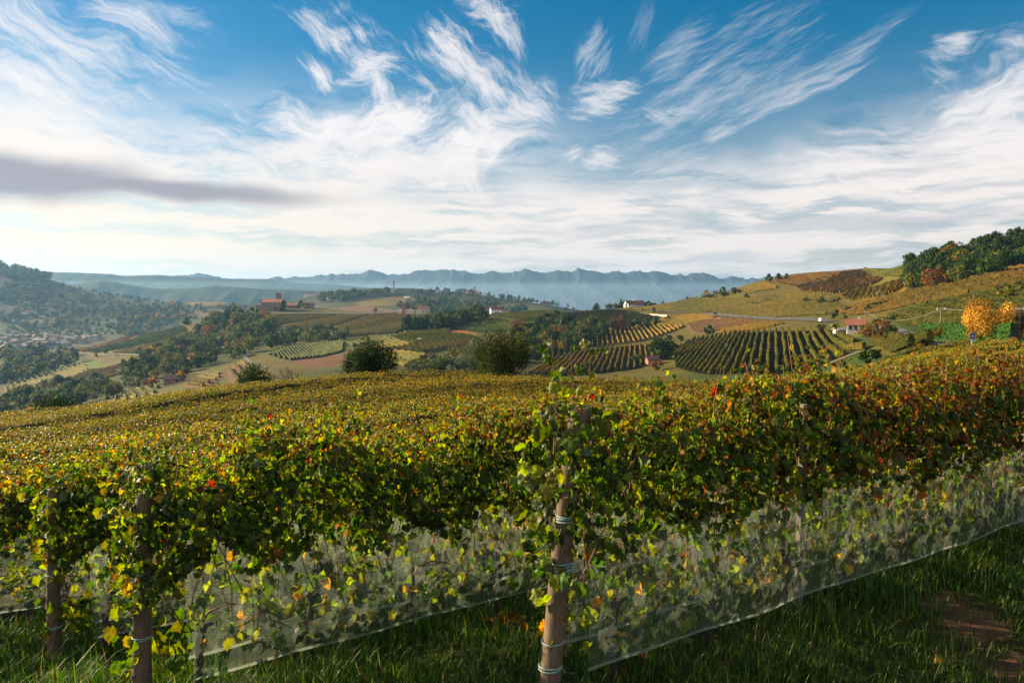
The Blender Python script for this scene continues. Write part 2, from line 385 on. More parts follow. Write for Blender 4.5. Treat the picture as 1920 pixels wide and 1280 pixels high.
PAL = dict(dark=(.018, .042, .005), green=(.040, .080, .008), lime=(.14, .175, .012), yellow=(.34, .235, .018), gold=(.27, .165, .011), orange=(.30, .11, .012), rust=(.17, .064, .010),
           red=(.16, .018, .010), brown=(.085, .042, .013), shade_dark=(.009, .021, .003), shade_olive=(.042, .046, .006), amber=(.36, .18, .028), honey=(.47, .27, .035), grey=(.085, .11, .055), olive=(.085, .085, .010))  # crest tree leaf tones are halved to put crown self-shadow into the colour
def colours(n, weights, g, jit=.25):
    ks = list(weights); w = np.array([weights[k] for k in ks], float); w /= w.sum()
    c = np.array([PAL[k] for k in ks])[g.choice(len(ks), n, p=w)]
    return c * (1 + jit * g.standard_normal((n, 1))).clip(.4, 1.7) * (1 + .08 * g.standard_normal((n, 3)))

# ------------------------------------------------------------------ terrain: one height function in world metres
ROWD = np.array([sin(R(58)), cos(R(58))]); ROWN = np.array([-cos(R(58)), sin(R(58))])     # along the vine rows / across them, away from the camera
ROW0 = np.array([0.32, 4.55])
GV = [-30, -6, -3, -1.2, 0, 2.4, 4.8, 7.2, 12, 20, 40, 70]
GZ = [-1.9, -2.3, -2.6, -2.78, -2.84, -3.44, -4.0, -4.5, -5.3, -6.2, -8.4, -11.5]
def near_z(x, y):
    u = (x - ROW0[0]) * ROWD[0] + (y - ROW0[1]) * ROWD[1]; v = (x - ROW0[0]) * ROWN[0] + (y - ROW0[1]) * ROWN[1]
    return np.interp(v, GV, GZ) - .021 * u + CZ
# control points: (photo x, photo y of the ground there, distance forward)
CP = []
def cp(px, *ps):
    for py, Y in ps: CP.append((px, py, Y))
def top(py, Y, h=2.05): return py + h * F / Y           # ground below a vine top seen at py
cp(-700, (1000, 22), (930, 45), (900, 75), (1000, 120), (840, 300), (790, 700), (690, 1300), (560, 2000), (540, 2600))
cp(-250, (975, 20), (900, 35), (860, 50), (920, 66), (930, 120), (860, 250), (785, 500), (700, 900), (650, 1350), (560, 1850), (500, 2150), (540, 2650))
cp(0, (top(840, 20), 20), (top(812, 30), 30), (top(790, 40), 40), (top(771, 50), 50), (840, 60), (870, 105), (880, 150), (800, 330), (752, 500), (722, 640), (692, 800), (667, 1000), (655, 1250), (641, 1400), (600, 1600), (555, 1830), (520, 2020), (501, 2160), (560, 2650))
cp(100, (top(762, 51), 51), (830, 61), (850, 115), (790, 320), (746, 480), (712, 640), (690, 750), (668, 950), (655, 1150), (640, 1400), (615, 1540), (590, 1640), (568, 1780), (525, 2150), (565, 2650))
cp(250, (top(820, 20), 20), (top(787, 30), 30), (top(762, 40), 40), (top(741, 51), 51), (808, 62), (825, 120), (760, 280), (722, 450), (692, 600), (662, 750), (641, 880), (631, 950), (665, 1130), (630, 1400), (602, 1600), (572, 1900), (560, 2200), (575, 2650))
cp(400, (top(719, 52), 52), (785, 63), (800, 135), (728, 290), (694, 430), (662, 590), (632, 750), (598, 930), (640, 1130), (612, 1500), (592, 1700), (566, 1950), (585, 2500))
cp(500, (top(803, 20), 20), (top(766, 30), 30), (top(738, 40), 40), (top(711, 52), 52), (778, 63), (790, 135), (715, 270), (682, 400), (654, 540), (622, 700), (590, 830), (579, 880), (605, 1080), (592, 1500), (576, 1900), (590, 2500))
cp(600, (top(703, 53), 53), (768, 64), (785, 135), (705, 270), (668, 430), (638, 560), (610, 720), (586, 830), (579, 870), (592, 1080), (576, 1400), (551, 1950), (580, 2500))
cp(740, (top(788, 20), 20), (top(751, 30), 30), (top(723, 40), 40), (top(696, 53), 53), (762, 64), (785, 140), (695, 280), (652, 430), (625, 560), (602, 680), (586, 770), (600, 980), (588, 1250), (562, 1650), (540, 2000), (580, 2500))
cp(850, (top(695, 53), 53), (762, 64), (785, 145), (690, 300), (655, 420), (622, 540), (600, 650), (588, 745), (606, 960), (592, 1300), (568, 1650), (546, 2000), (585, 2500))
cp(1000, (top(784, 20), 20), (top(749, 30), 30), (top(724, 40), 40), (top(699, 52), 52), (764, 64), (785, 145), (698, 320), (668, 400), (635, 480), (610, 570), (592, 680), (585, 730), (612, 960), (596, 1400), (566, 1900), (600, 2500))
cp(1150, (top(748, 30), 30), (top(727, 40), 40), (top(706, 52), 52), (768, 65), (785, 150), (700, 300), (680, 345), (650, 430), (620, 520), (602, 600), (581, 680), (620, 900), (605, 1500), (590, 2000), (610, 2600))
cp(1300, (top(745, 30), 30), (top(728, 40), 40), (top(710, 50), 50), (768, 65), (775, 150), (700, 250), (680, 290), (640, 400), (607, 500), (590, 570), (575, 615), (560, 665), (600, 850), (610, 1500), (615, 2500))
cp(1450, (top(722, 30), 30), (top(704, 46), 46), (756, 66), (755, 140), (698, 190), (666, 230), (640, 270), (618, 320), (597, 400), (570, 470), (545, 550), (521, 635), (560, 800), (610, 1500), (615, 2500))
cp(1530, (top(700, 60), 60), (730, 110), (690, 185), (660, 222), (632, 262), (606, 310), (580, 390), (552, 460), (530, 530), (511, 610), (550, 800), (610, 1500))
cp(1620, (top(690, 40), 40), (top(686, 62), 62), (690, 100), (664, 140), (645, 175), (625, 212), (608, 260), (585, 330), (555, 410), (528, 480), (502, 560), (540, 760), (610, 1500))
cp(1720, (top(676, 25), 25), (top(663, 45), 45), (672, 70), (646, 95), (630, 135), (616, 165), (590, 215), (562, 280), (543, 330), (508, 380), (489, 430), (540, 650), (600, 1400))
cp(1820, (top(668, 30), 30), (top(658, 50), 50), (666, 70), (650, 88), (645, 98), (622, 125), (590, 170), (555, 225), (524, 285), (508, 320), (480, 360), (468, 400), (530, 650), (600, 1400))
cp(1920, (top(672, 30), 30), (top(664, 50), 50), (668, 68), (656, 88), (645, 100), (615, 125), (580, 165), (540, 225), (510, 275), (497, 305), (466, 350), (452, 400), (520, 650), (600, 1400))
cp(2200, (top(668, 40), 40), (660, 75), (640, 100), (590, 150), (530, 230), (480, 300), (440, 380), (480, 650), (600, 1400))
cp(2900, (700, 40), (650, 90), (560, 180), (470, 300), (430, 420), (480, 700), (600, 1400))
P = []
for px, py, Y in CP:
    tx, tz = px_dir(px, py); P.append((tx, log(Y), tz))
for Y in (6.0, 9.0, 12.0):
    for tx in (-2.0, -1.2, -.75, -.4, 0, .4, .75, 1.3, 2.0):
        P.append((tx, log(Y), (float(near_z(tx * Y, Y)) - CZ) / Y))
P = np.array(P); PX = np.stack([P[:, 0] * 1.7, P[:, 1]], 1)
def tps_k(d2): return np.where(d2 > 1e-12, .5 * d2 * np.log(np.maximum(d2, 1e-12)), 0.0)
def d2m(A, B): return ((A[:, None, :] - B[None]) ** 2).sum(2)
nP = len(P); A = np.zeros((nP + 3, nP + 3)); A[:nP, :nP] = tps_k(d2m(PX, PX)) + np.eye(nP) * 2e-3
A[:nP, nP] = 1; A[:nP, nP + 1:] = PX; A[nP, :nP] = 1; A[nP + 1:, :nP] = PX.T
wts = np.linalg.solve(A, np.concatenate([P[:, 2], [0, 0, 0]]))
NTX, NLY = 560, 620
GTX = np.linspace(-2.1, 2.1, NTX)
GTX = np.sign(GTX) * (np.abs(GTX) * .62 + .38 * np.abs(GTX) ** 2 / 2.1)           # denser in the middle
Y0, Y1 = 12.0, 2700.0
GLY = np.linspace(log(Y0), log(Y1), NLY)
gx, gl = np.meshgrid(GTX, GLY, indexing='ij'); q = np.stack([gx.ravel() * 1.7, gl.ravel()], 1)
tz = np.concatenate([tps_k(d2m(c, PX)) @ wts[:nP] + wts[nP] + c @ wts[nP + 1:] for c in np.array_split(q, 60)]).reshape(NTX, NLY)
gY = np.exp(gl)
zt = tz * gY + CZ
b = np.clip((gl - log(12.5)) / (log(24.0) - log(12.5)), 0, 1); b = b * b * (3 - 2 * b)
GZT = near_z(gx * gY, gY) * (1 - b) + zt * b
# small natural unevenness beyond the near field
def vnoise(x, y, seed):
    out = np.zeros_like(x)
    r_ = np.random.default_rng(seed)
    for k in range(14):
        a = r_.uniform(0, 2 * pi); wl = 30 * 1.45 ** (k * .8); ph = r_.uniform(0, 6.28)
        out += wl * np.sin((x * cos(a) + y * sin(a)) * 2 * pi / wl + ph)
    return out
GZT = GZT + vnoise(gx * gY, gY, 4) * .0011 * np.clip((gY - 120) / 200, 0, 1)
GXI = np.arange(NTX)
def ground_z(x, y):
    x = np.asarray(x, float); y = np.asarray(y, float)
    yy = np.maximum(y, 1e-3); fi = np.interp(np.clip(x / yy, GTX[0], GTX[-1]), GTX, GXI)
    fj = np.clip((np.log(np.clip(yy, Y0, Y1)) - GLY[0]) / (GLY[1] - GLY[0]), 0, NLY - 1.001)
    i = np.clip(fi.astype(int), 0, NTX - 2); j = fj.astype(int); a = fi - i; c = fj - j
    z = (GZT[i, j] * (1 - a) * (1 - c) + GZT[i + 1, j] * a * (1 - c) + GZT[i, j + 1] * (1 - a) * c + GZT[i + 1, j + 1] * a * c)
    return np.where(y < 12.0, near_z(x, y), z)
EY = np.exp(np.linspace(log(1.5), log(Y1), 3000))
def on_ground(px, Y):
    tx = px_dir(px, 640)[0]; return Vector((tx * Y, Y, float(ground_z(tx * Y, Y))))
def at(px, py, ymin=100.0, ymax=1e9):
    """the first ground point beyond ymin metres that lies on the line of sight through a photo pixel"""
    tx, tz_ = px_dir(px, py); ys = EY[(EY >= ymin) & (EY <= ymax)]
    g = ground_z(tx * ys, ys) - CZ - tz_ * ys
    k = np.argmax(g >= 0)
    if g[k] < 0: k = int(np.argmax(g / ys))
    return Vector((tx * ys[k], ys[k], float(ground_z(tx * ys[k], ys[k]))))
def to_px(x, y, z):
    dz = z - CZ; w = y * cos(PITCH) - dz * sin(PITCH); w = np.maximum(w, 1e-3)
    return 960 + F * x / w, 640 - F * (y * sin(PITCH) + dz * cos(PITCH)) / w
def inpoly(x, y, poly):
    x = np.asarray(x); y = np.asarray(y); r_ = np.zeros(x.shape, bool); n = len(poly)
    for i in range(n):
        x0, y0 = poly[i][:2]; x1, y1 = poly[(i + 1) % n][:2]
        if y0 == y1: continue
        r_ ^= ((y0 > y) != (y1 > y)) & (x < (x1 - x0) * (y - y0) / (y1 - y0) + x0)
    return r_

# plots: (name, polygon in photo pixels on the slope, ground colour, vine colours or None, row direction as two photo points or None, spacing, ymin)
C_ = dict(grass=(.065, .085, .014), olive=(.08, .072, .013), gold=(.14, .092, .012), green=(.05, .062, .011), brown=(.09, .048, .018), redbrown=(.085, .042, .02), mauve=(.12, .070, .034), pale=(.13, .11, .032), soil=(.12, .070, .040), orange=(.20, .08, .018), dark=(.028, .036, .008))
ROWS_ALL = []
PLOTS = [
    # the striped vineyard below the red roofed farm, and its neighbours
    ('striped', [(1268, 690), (1262, 655), (1300, 636), (1380, 624), (1470, 622), (1545, 622), (1580, 630), (1640, 652), (1560, 678), (1515, 694), (1440, 704), (1330, 704)], C_['dark'], 'mixrow', ((1450, 692), (1450, 640)), 2.6, 150),
    ('striped', [(978, 704), (1028, 676), (1100, 656), (1195, 646), (1262, 648), (1256, 668), (1190, 692), (1110, 702)], C_['dark'], 'goldrow', ((1134, 690), (1145, 662)), 2.9, 250),
    ('striped', [(1012, 672), (1060, 650), (1125, 626), (1205, 607), (1290, 610), (1262, 622), (1205, 640), (1100, 653), (1030, 670)], C_['olive'], 'goldrow', ((1208, 630), (1198, 616)), 3.4, 300),
    ('slope', [(1630, 650), (1650, 638), (1700, 640), (1760, 652), (1765, 664), (1720, 680), (1690, 682)], C_['olive'], 'limerow', ((1690, 676), (1632, 652)), 2.6, 90),
    ('slope', [(1205, 607), (1240, 598), (1300, 590), (1345, 594), (1330, 602), (1290, 610)], C_['gold'], 'yellowrow', ((1330, 596), (1240, 606)), 2.6, 350),
    ('slope', [(1290, 610), (1330, 602), (1350, 597), (1400, 602), (1425, 606), (1380, 618), (1340, 622), (1300, 624)], C_['mauve'], 'brownrow', ((1400, 606), (1310, 620)), 2.6, 300),
    ('slope', [(1345, 621), (1400, 612), (1430, 606), (1472, 608), (1430, 618), (1375, 626)], C_['gold'], 'goldrow', ((1440, 611), (1370, 624)), 2.6, 280),
    ('slope', [(1045, 592), (1120, 581), (1190, 586), (1240, 596), (1200, 606), (1140, 614), (1060, 600)], C_['green'], 'limerow', ((1120, 600), (1180, 588)), 2.6, 350),
    # right hillside
    ('slope', [(1130, 580), (1230, 572), (1300, 560), (1380, 562), (1440, 556), (1470, 560), (1400, 575), (1340, 586), (1230, 582)], C_['green'], 'olivrow', ((1240, 577), (1400, 566)), 4.6, 350),
    ('slope', [(1330, 587), (1400, 577), (1480, 562), (1560, 570), (1600, 580), (1540, 592), (1420, 596)], C_['green'], 'olivrow', ((1350, 588), (1480, 572)), 4.4, 280),
    ('slope', [(1380, 543), (1440, 531), (1462, 540), (1400, 552)], C_['green'], 'yellowrow', ((1385, 546), (1450, 534)), 2.6, 400),
    ('slope', [(1450, 528), (1500, 518), (1562, 512), (1580, 516), (1540, 534), (1490, 538)], C_['olive'], 'redrow', ((1470, 534), (1560, 517)), 4.2, 400),
    ('slope', [(1490, 540), (1580, 512), (1620, 508), (1690, 520), (1640, 534), (1560, 552), (1500, 548)], C_['olive'], 'redrow', ((1510, 542), (1610, 515)), 4.0, 350),
    ('slope', [(1617, 505), (1700, 491), (1705, 508), (1690, 522), (1640, 512)], C_['green'], 'limerow', ((1630, 504), (1700, 494)), 2.6, 350),
    ('slope', [(1570, 556), (1620, 540), (1690, 526), (1700, 545), (1640, 560), (1590, 564)], C_['gold'], 'yellowrow', ((1600, 562), (1640, 540)), 2.6, 300),
    ('slope', [(1450, 552), (1530, 552), (1580, 562), (1530, 574), (1450, 572)], C_['green'], 'olivrow', ((1460, 566), (1570, 564)), 2.6, 300),
    ('slope', [(1560, 586), (1640, 562), (1720, 546), (1800, 534), (1920, 502), (2000, 480), (2000, 520), (1880, 548), (1760, 566), (1680, 580), (1600, 592)], C_['dark'], 'goldrow', ((1620, 580), (1900, 520)), 4.6, 180),
    ('slope', [(1660, 598), (1700, 584), (1780, 568), (1900, 550), (2000, 530), (2000, 590), (1900, 605), (1760, 612), (1700, 612)], C_['dark'], 'limerow', ((1700, 604), (1900, 580)), 3.6, 110),
    # across the valley
    ('slope', [(497, 640), (520, 622), (560, 606), (640, 592), (700, 590), (620, 612), (545, 640), (505, 650)], C_['pale'], 'palerow', ((520, 640), (650, 595)), 2.6, 350),
    ('slope', [(550, 640), (630, 614), (705, 590), (782, 592), (800, 600), (758, 618), (740, 626), (650, 632), (600, 644)], C_['pale'], 'palerow', ((570, 640), (700, 596)), 2.6, 350),
    ('slope', [(478, 600), (520, 592), (600, 590), (640, 590), (560, 604), (500, 616)], C_['gold'], 'olivrow', ((490, 604), (620, 592)), 2.6, 400),
    ('striped', [(500, 664), (540, 652), (600, 643), (645, 640), (642, 660), (600, 670), (545, 676)], C_['dark'], 'greenrow', ((600, 668), (575, 650)), 2.3, 250),
    ('striped', [(640, 645), (720, 632), (790, 618), (800, 612), (800, 620), (730, 638), (650, 652)], C_['dark'], 'greenrow', ((700, 645), (680, 636)), 5.0, 300),
    ('striped', [(800, 612), (838, 607), (848, 610), (820, 620), (796, 622)], C_['dark'], 'goldrow', ((820, 618), (806, 610)), 5.0, 300),
    ('striped', [(700, 640), (725, 632), (765, 645), (775, 648), (722, 656)], C_['dark'], 'mixrow', ((712, 636), (750, 650)), 4.0, 300),
    ('slope', [(722, 634), (800, 620), (845, 618), (840, 628), (780, 644)], C_['olive'], 'limerow', ((740, 640), (830, 624)), 2.6, 300),
    ('slope', [(740, 656), (800, 640), (850, 626), (890, 632), (890, 648), (830, 655), (780, 664)], C_['brown'], 'olivrow', ((760, 656), (870, 632)), 2.6, 250),
    ('slope', [(720, 660), (780, 664), (800, 668), (760, 688), (722, 684)], C_['brown'], 'olivrow', ((730, 668), (780, 680)), 2.6, 250),
    ('slope', [(838, 612), (880, 600), (940, 600), (975, 612), (960, 622), (900, 624), (860, 618)], C_['green'], 'greenrow', ((860, 612), (960, 612)), 2.6, 300),
    ('bare', [(842, 613), (870, 620), (895, 624), (888, 630), (845, 624), (830, 618)], C_['orange'], None, None, 0, 300),
    ('slope', [(890, 594), (990, 586), (1060, 580), (1060, 590), (980, 604), (940, 598)], C_['olive'], 'limerow', ((910, 594), (1040, 586)), 2.6, 350),
    ('bare', [(548, 682), (560, 672), (645, 664), (650, 680), (600, 690)], C_['redbrown'], None, None, 0, 200),
    ('striped', [(345, 724), (360, 712), (410, 698), (412, 710), (380, 726)], C_['soil'], 'palerow', ((400, 712), (372, 706)), 4.5, 200),
    ('striped', [(430, 690), (450, 678), (466, 684), (470, 700), (500, 712), (440, 720), (425, 712)], C_['soil'], 'palerow', ((450, 706), (436, 690)), 4.5, 200),
    ('striped', [(185, 750), (230, 735), (285, 719), (298, 724), (290, 738), (240, 750)], C_['pale'], 'limerow', ((262, 742), (246, 730)), 4.0, 180),
    ('striped', [(0, 728), (40, 712), (100, 695), (152, 679), (168, 690), (120, 715), (70, 738), (20, 742)], C_['pale'], 'limerow', ((72, 728), (48, 712)), 5.0, 300),
    ('bare', [(155, 682), (175, 675), (205, 682), (190, 692), (165, 692)], C_['grass'], None, None, 0, 300),
    ('slope', [(120, 716), (168, 694), (215, 690), (230, 700), (180, 715), (140, 735), (90, 742)], C_['pale'], 'palerow', ((110, 735), (200, 695)), 2.6, 300),
    ('slope', [(170, 700), (240, 680), (320, 664), (315, 672), (240, 694), (200, 706)], C_['mauve'], 'brownrow', ((190, 702), (300, 668)), 2.6, 350),
    ('slope', [(130, 660), (170, 650), (230, 632), (280, 624), (300, 620), (240, 640), (180, 655)], C_['soil'], 'rustrow', ((140, 660), (260, 630)), 2.6, 500),
    ('slope', [(150, 660), (220, 645), (290, 625), (345, 612), (355, 620), (300, 640), (220, 656), (180, 662)], C_['olive'], 'greenrow', ((180, 658), (330, 618)), 2.6, 450),
    ('slope', [(205, 662), (290, 644), (360, 622), (375, 632), (320, 655), (250, 664)], C_['gold'], 'palerow', ((220, 662), (350, 628)), 2.6, 450),
    ('striped', [(360, 610), (400, 598), (430, 588), (440, 594), (410, 606), (380, 618)], C_['gold'], 'palerow', ((400, 612), (385, 600)), 6.0, 500),
    # tower hill and left hills, too far for single rows
    ('bare', [(660, 566), (740, 556), (850, 562), (870, 570), (760, 572), (680, 574)], C_['gold'], None, None, 0, 1200),
    ('bare', [(610, 580), (680, 572), (760, 584), (740, 590), (640, 588)], C_['mauve'], None, None, 0, 1100),
    ('bare', [(800, 556), (860, 552), (900, 560), (960, 566), (900, 570), (830, 566)], C_['green'], None, None, 0, 1300),
    ('bare', [(900, 572), (980, 568), (1040, 578), (980, 582)], C_['olive'], None, None, 0, 1200),
    ('bare', [(345, 572), (370, 558), (395, 556), (440, 566), (400, 574)], C_['gold'], None, None, 0, 1500),
    ('bare', [(280, 590), (340, 582), (440, 580), (400, 592), (320, 598)], C_['mauve'], None, None, 0, 1300),
    ('bare', [(0, 600), (40, 590), (90, 590), (130, 602), (60, 606)], C_['olive'], None, None, 0, 1450),
    ('bare', [(10, 558), (60, 555), (70, 566), (20, 566)], C_['gold'], None, None, 0, 1500),
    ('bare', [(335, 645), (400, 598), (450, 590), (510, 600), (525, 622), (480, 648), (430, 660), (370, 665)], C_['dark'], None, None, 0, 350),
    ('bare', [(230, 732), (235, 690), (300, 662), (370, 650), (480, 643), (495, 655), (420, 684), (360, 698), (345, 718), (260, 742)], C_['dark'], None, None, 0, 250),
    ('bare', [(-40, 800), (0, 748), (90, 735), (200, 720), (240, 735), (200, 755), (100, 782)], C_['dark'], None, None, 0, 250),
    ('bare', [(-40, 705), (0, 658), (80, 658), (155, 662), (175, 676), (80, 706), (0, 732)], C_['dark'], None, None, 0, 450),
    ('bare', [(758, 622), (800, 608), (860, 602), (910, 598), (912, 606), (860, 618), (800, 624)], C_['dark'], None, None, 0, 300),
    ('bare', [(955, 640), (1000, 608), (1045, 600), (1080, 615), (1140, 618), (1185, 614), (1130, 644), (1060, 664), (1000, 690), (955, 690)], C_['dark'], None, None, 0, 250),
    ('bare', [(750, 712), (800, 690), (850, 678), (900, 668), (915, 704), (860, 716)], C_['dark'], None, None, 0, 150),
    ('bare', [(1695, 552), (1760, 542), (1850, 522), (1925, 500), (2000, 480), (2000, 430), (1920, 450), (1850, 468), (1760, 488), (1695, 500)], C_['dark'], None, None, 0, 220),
    ('bare', [(90, 528), (150, 530), (200, 545), (130, 540)], C_['olive'], None, None, 0, 1800),
]
# colours of the terrain
tx_px, tx_py = to_px(gx * gY, gY, GZT)
tcol = np.empty((NTX, NLY, 3)); base = np.array([.052, .055, .012])
pn = np.tanh(vnoise(gx * gY * .6, gY * .6, 9) * .004)[..., None]
tcol[:] = base * (1 + .3 * pn) + np.array([.012, -.004, 0]) * pn
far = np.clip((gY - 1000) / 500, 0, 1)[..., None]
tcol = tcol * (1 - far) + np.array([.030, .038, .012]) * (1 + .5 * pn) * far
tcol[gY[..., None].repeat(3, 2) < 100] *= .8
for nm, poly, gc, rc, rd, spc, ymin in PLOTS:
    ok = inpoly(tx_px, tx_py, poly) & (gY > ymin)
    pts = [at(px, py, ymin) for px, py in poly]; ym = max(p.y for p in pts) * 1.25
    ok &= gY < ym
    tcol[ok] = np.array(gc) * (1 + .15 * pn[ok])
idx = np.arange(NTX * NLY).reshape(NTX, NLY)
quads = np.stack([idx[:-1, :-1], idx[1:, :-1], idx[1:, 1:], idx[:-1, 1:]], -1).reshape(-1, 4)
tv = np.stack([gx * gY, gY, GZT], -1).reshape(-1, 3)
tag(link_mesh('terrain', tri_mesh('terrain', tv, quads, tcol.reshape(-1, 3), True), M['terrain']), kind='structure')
# near ground, to well behind the camera
nx = np.concatenate([np.linspace(-26, -8, 60)[:-1], np.linspace(-8, 12, 230)[:-1], np.linspace(12, 26, 45)]); ny = np.concatenate([np.linspace(-30, -4, 30)[:-1], np.linspace(-4, 12.0, 190)])
nxx, nyy = np.meshgrid(nx, ny, indexing='ij'); nzz = near_z(nxx, nyy)
bump = .035 * np.sin(nxx * 2.1 + np.sin(nyy * 1.7)) * np.cos(nyy * 2.6 + nxx) + .02 * np.sin(nxx * 6 + nyy * 5)
nzz = nzz + bump * np.clip((11.5 - nyy) / 1.0, 0, 1)
SOILC = [at(px, py, 1.5, 12) for px, py in ((1800, 1140), (1850, 1185), (1900, 1235), (1960, 1290))]
def soil_mask(x, y):
    """the worn patch of bare earth beside the nearest row"""
    d = np.min([np.hypot((x - c.x) * 1.1, y - c.y) for c in SOILC], axis=0)
    w = .09 * np.sin(x * 7.3 + 2 * np.sin(y * 4.1)) + .08 * np.sin(y * 9.1 + 1.7 * np.sin(x * 5.3))
    return np.clip((.36 - d + w) / .12, 0, 1)
sm = soil_mask(nxx, nyy)[..., None]
ncol = np.array([.032, .036, .010]) * (1 - sm) + np.array([.095, .058, .032]) * sm
i2 = np.arange(nxx.size).reshape(nxx.shape)
q2 = np.stack([i2[:-1, :-1], i2[1:, :-1], i2[1:, 1:], i2[:-1, 1:]], -1).reshape(-1, 4)
tag(link_mesh('ground', tri_mesh('ground', np.stack([nxx, nyy, nzz], -1).reshape(-1, 3), q2, ncol.reshape(-1, 3), True), M['ground']), kind='structure')
# the wide plain that everything far away stands on
pl = np.array([(-16000, -400, -260), (16000, -400, -260), (16000, 16000, -260), (-16000, 16000, -260)], float)
tag(link_mesh('plain', tri_mesh('plain', pl, np.array([[0, 1, 2, 3]]), np.tile([.10, .11, .05], (4, 1))), M['hill']), kind='structure')

# ------------------------------------------------------------------ far hills and mountains: real ridges with depth
def ridge(name, prof, Y, depth, col, m, rough, foot, seed, nx_=600, ny_=71):
    r_ = np.random.default_rng(seed)
    xs = np.array([px_dir(px, py)[0] * Y for px, py in prof]); zs = np.array([px_dir(px, py)[1] * Y + CZ for px, py in prof])
    X = np.linspace(xs[0], xs[-1], nx_); T = np.linspace(-1, 1, ny_)
    crest = np.interp(X, xs, zs)
    if name == 'mountains':
        for wl_, am_ in ((520, 9), (290, 7), (150, 5), (83, 3)): crest = crest + am_ * (1 - 2 * np.abs(np.sin(X * pi / wl_ + r_.uniform(0, 6) + 1.2 * np.sin(X * 2 * pi / (wl_ * 3.7)))))
    xx, tt = np.meshgrid(X, T, indexing='ij')
    fall = (1 - np.abs(tt)) ** np.where(tt < 0, 1.25, 1.1)
    k_ = np.exp(-np.linspace(-2, 2, 91) ** 2); k_ /= k_.sum(); soft = np.convolve(np.pad(crest, 45, mode='edge'), k_, 'valid')
    near_ = np.exp(-(np.abs(tt) / (.09 + .05 * np.sin(xx / 310.0) ** 2)) ** 1.3)
    z = foot + (soft[:, None] - foot) * fall + (crest - soft)[:, None] * near_ * fall
    rn = np.zeros_like(z); wl = depth * .9; amp = 1.0
    for o_ in range(7):
        a = r_.uniform(-.7, .7); p1, p2 = r_.uniform(0, 6.28, 2)
        s_ = np.sin((xx * cos(a) + tt * depth * sin(a)) * 2 * pi / wl + p1 + 1.3 * np.sin(tt * depth * 2 * pi / (wl * 1.7) + p2))
        rn += amp * (1 - 2 * np.abs(s_) ** .8) ; wl *= .56; amp *= .56
    z = z + rough * rn * (crest[:, None] - foot) * np.clip(np.abs(tt) * 2.2, 0, 1) * np.clip((1 - np.abs(tt)) * 4, 0, 1)
    z += rough * .10 * rn * (crest[:, None] - foot) * np.clip(1 - np.abs(tt) * 4, 0, 1)
    yy = Y + tt * depth
    ii = np.arange(z.size).reshape(z.shape); qq = np.stack([ii[:-1, :-1], ii[1:, :-1], ii[1:, 1:], ii[:-1, 1:]], -1).reshape(-1, 4)
    cc = np.array(col)[None] * (1 + .25 * np.clip(rn.reshape(-1, 1), -1, 1))
    o = link_mesh(name, tri_mesh(name, np.stack([xx, yy, z], -1).reshape(-1, 3), qq, cc, True), m)
    return tag(o, kind='structure')
ridge('hills', [(-500, 512), (-200, 505), (20, 503), (67, 507), (110, 510), (207, 513), (233, 517), (300, 515), (333, 517), (433, 522), (500, 523), (567, 531), (633, 533), (700, 540), (800, 552), (900, 575)], 4200, 700, (.035, .05, .02), M['hill'], .035, -220, 3)
ridge('hills', [(-300, 540), (60, 534), (147, 531), (187, 525), (217, 528), (267, 538), (300, 541), (367, 540), (403, 535), (467, 540), (527, 542), (600, 545), (680, 552), (780, 575)], 3100, 450, (.032, .048, .018), M['hill'], .035, -200, 5)
ridge('mountains', [(150, 540), (250, 525), (340, 516), (375, 513), (405, 516), (450, 524), (480, 523), (527, 519), (567, 515), (583, 519), (623, 511), (650, 513), (667, 512), (680, 508), (693, 503), (713, 508), (737, 513), (763, 511), (780, 507), (797, 505), (833, 507), (867, 506), (907, 510), (953, 508), (967, 509), (984, 503), (1003, 508), (1027, 506), (1047, 505), (1070, 510), (1086, 502), (1100, 506), (1120, 507), (1135, 508), (1150, 506), (1167, 506), (1180, 508), (1200, 505), (1212, 508), (1220, 507), (1232, 510), (1255, 514), (1275, 510), (1285, 512), (1305, 508), (1315, 512), (1335, 515), (1350, 518), (1370, 518), (1405, 521), (1435, 516), (1500, 520), (1600, 528), (1800, 540)], 6500, 1200, (.045, .06, .06), M['mount'], .04, -258, 8, 1100, 91)

# ------------------------------------------------------------------ roads
def strip(name, pix, width, m, ymin=80, lift=.06, label=None):
    pts = [at(px, py, ymin) for px, py in pix]
    # resample
    P_ = [pts[0]]
    for a_, b_ in zip(pts, pts[1:]):
        n = max(2, int((b_ - a_).length / 3))
        for k in range(1, n + 1): P_.append(a_.lerp(b_, k / n))
    xy = np.array([(p.x, p.y) for p in P_])
    for _ in range(3): xy[1:-1] = (xy[:-2] + 2 * xy[1:-1] + xy[2:]) / 4
    t = np.gradient(xy, axis=0); t /= np.linalg.norm(t, axis=1)[:, None]; n_ = np.stack([-t[:, 1], t[:, 0]], 1)
    cols = [xy + n_ * width * f for f in (-.5, -.17, .17, .5)]
    V_ = np.concatenate([np.stack([c[:, 0], c[:, 1], ground_z(c[:, 0], c[:, 1]) + lift + .0006 * c[:, 1]], 1) for c in cols]); n = len(xy)
    Q = [(i + c * n, i + 1 + c * n, i + 1 + (c + 1) * n, i + (c + 1) * n) for c in range(3) for i in range(n - 1)]
    return tag(link_mesh(name, tri_mesh(name, V_, np.array(Q), None, True), m), kind='structure')
strip('road', [(1925, 658), (1860, 654), (1810, 650), (1760, 645), (1720, 641), (1692, 636), (1684, 630), (1672, 625), (1648, 620)], 5.5, M['road'], 80, .12)
strip('road', [(1560, 604), (1480, 599), (1400, 594), (1340, 590), (1290, 586), (1240, 583), (1205, 579)], 5.5, M['road'], 300, .25)
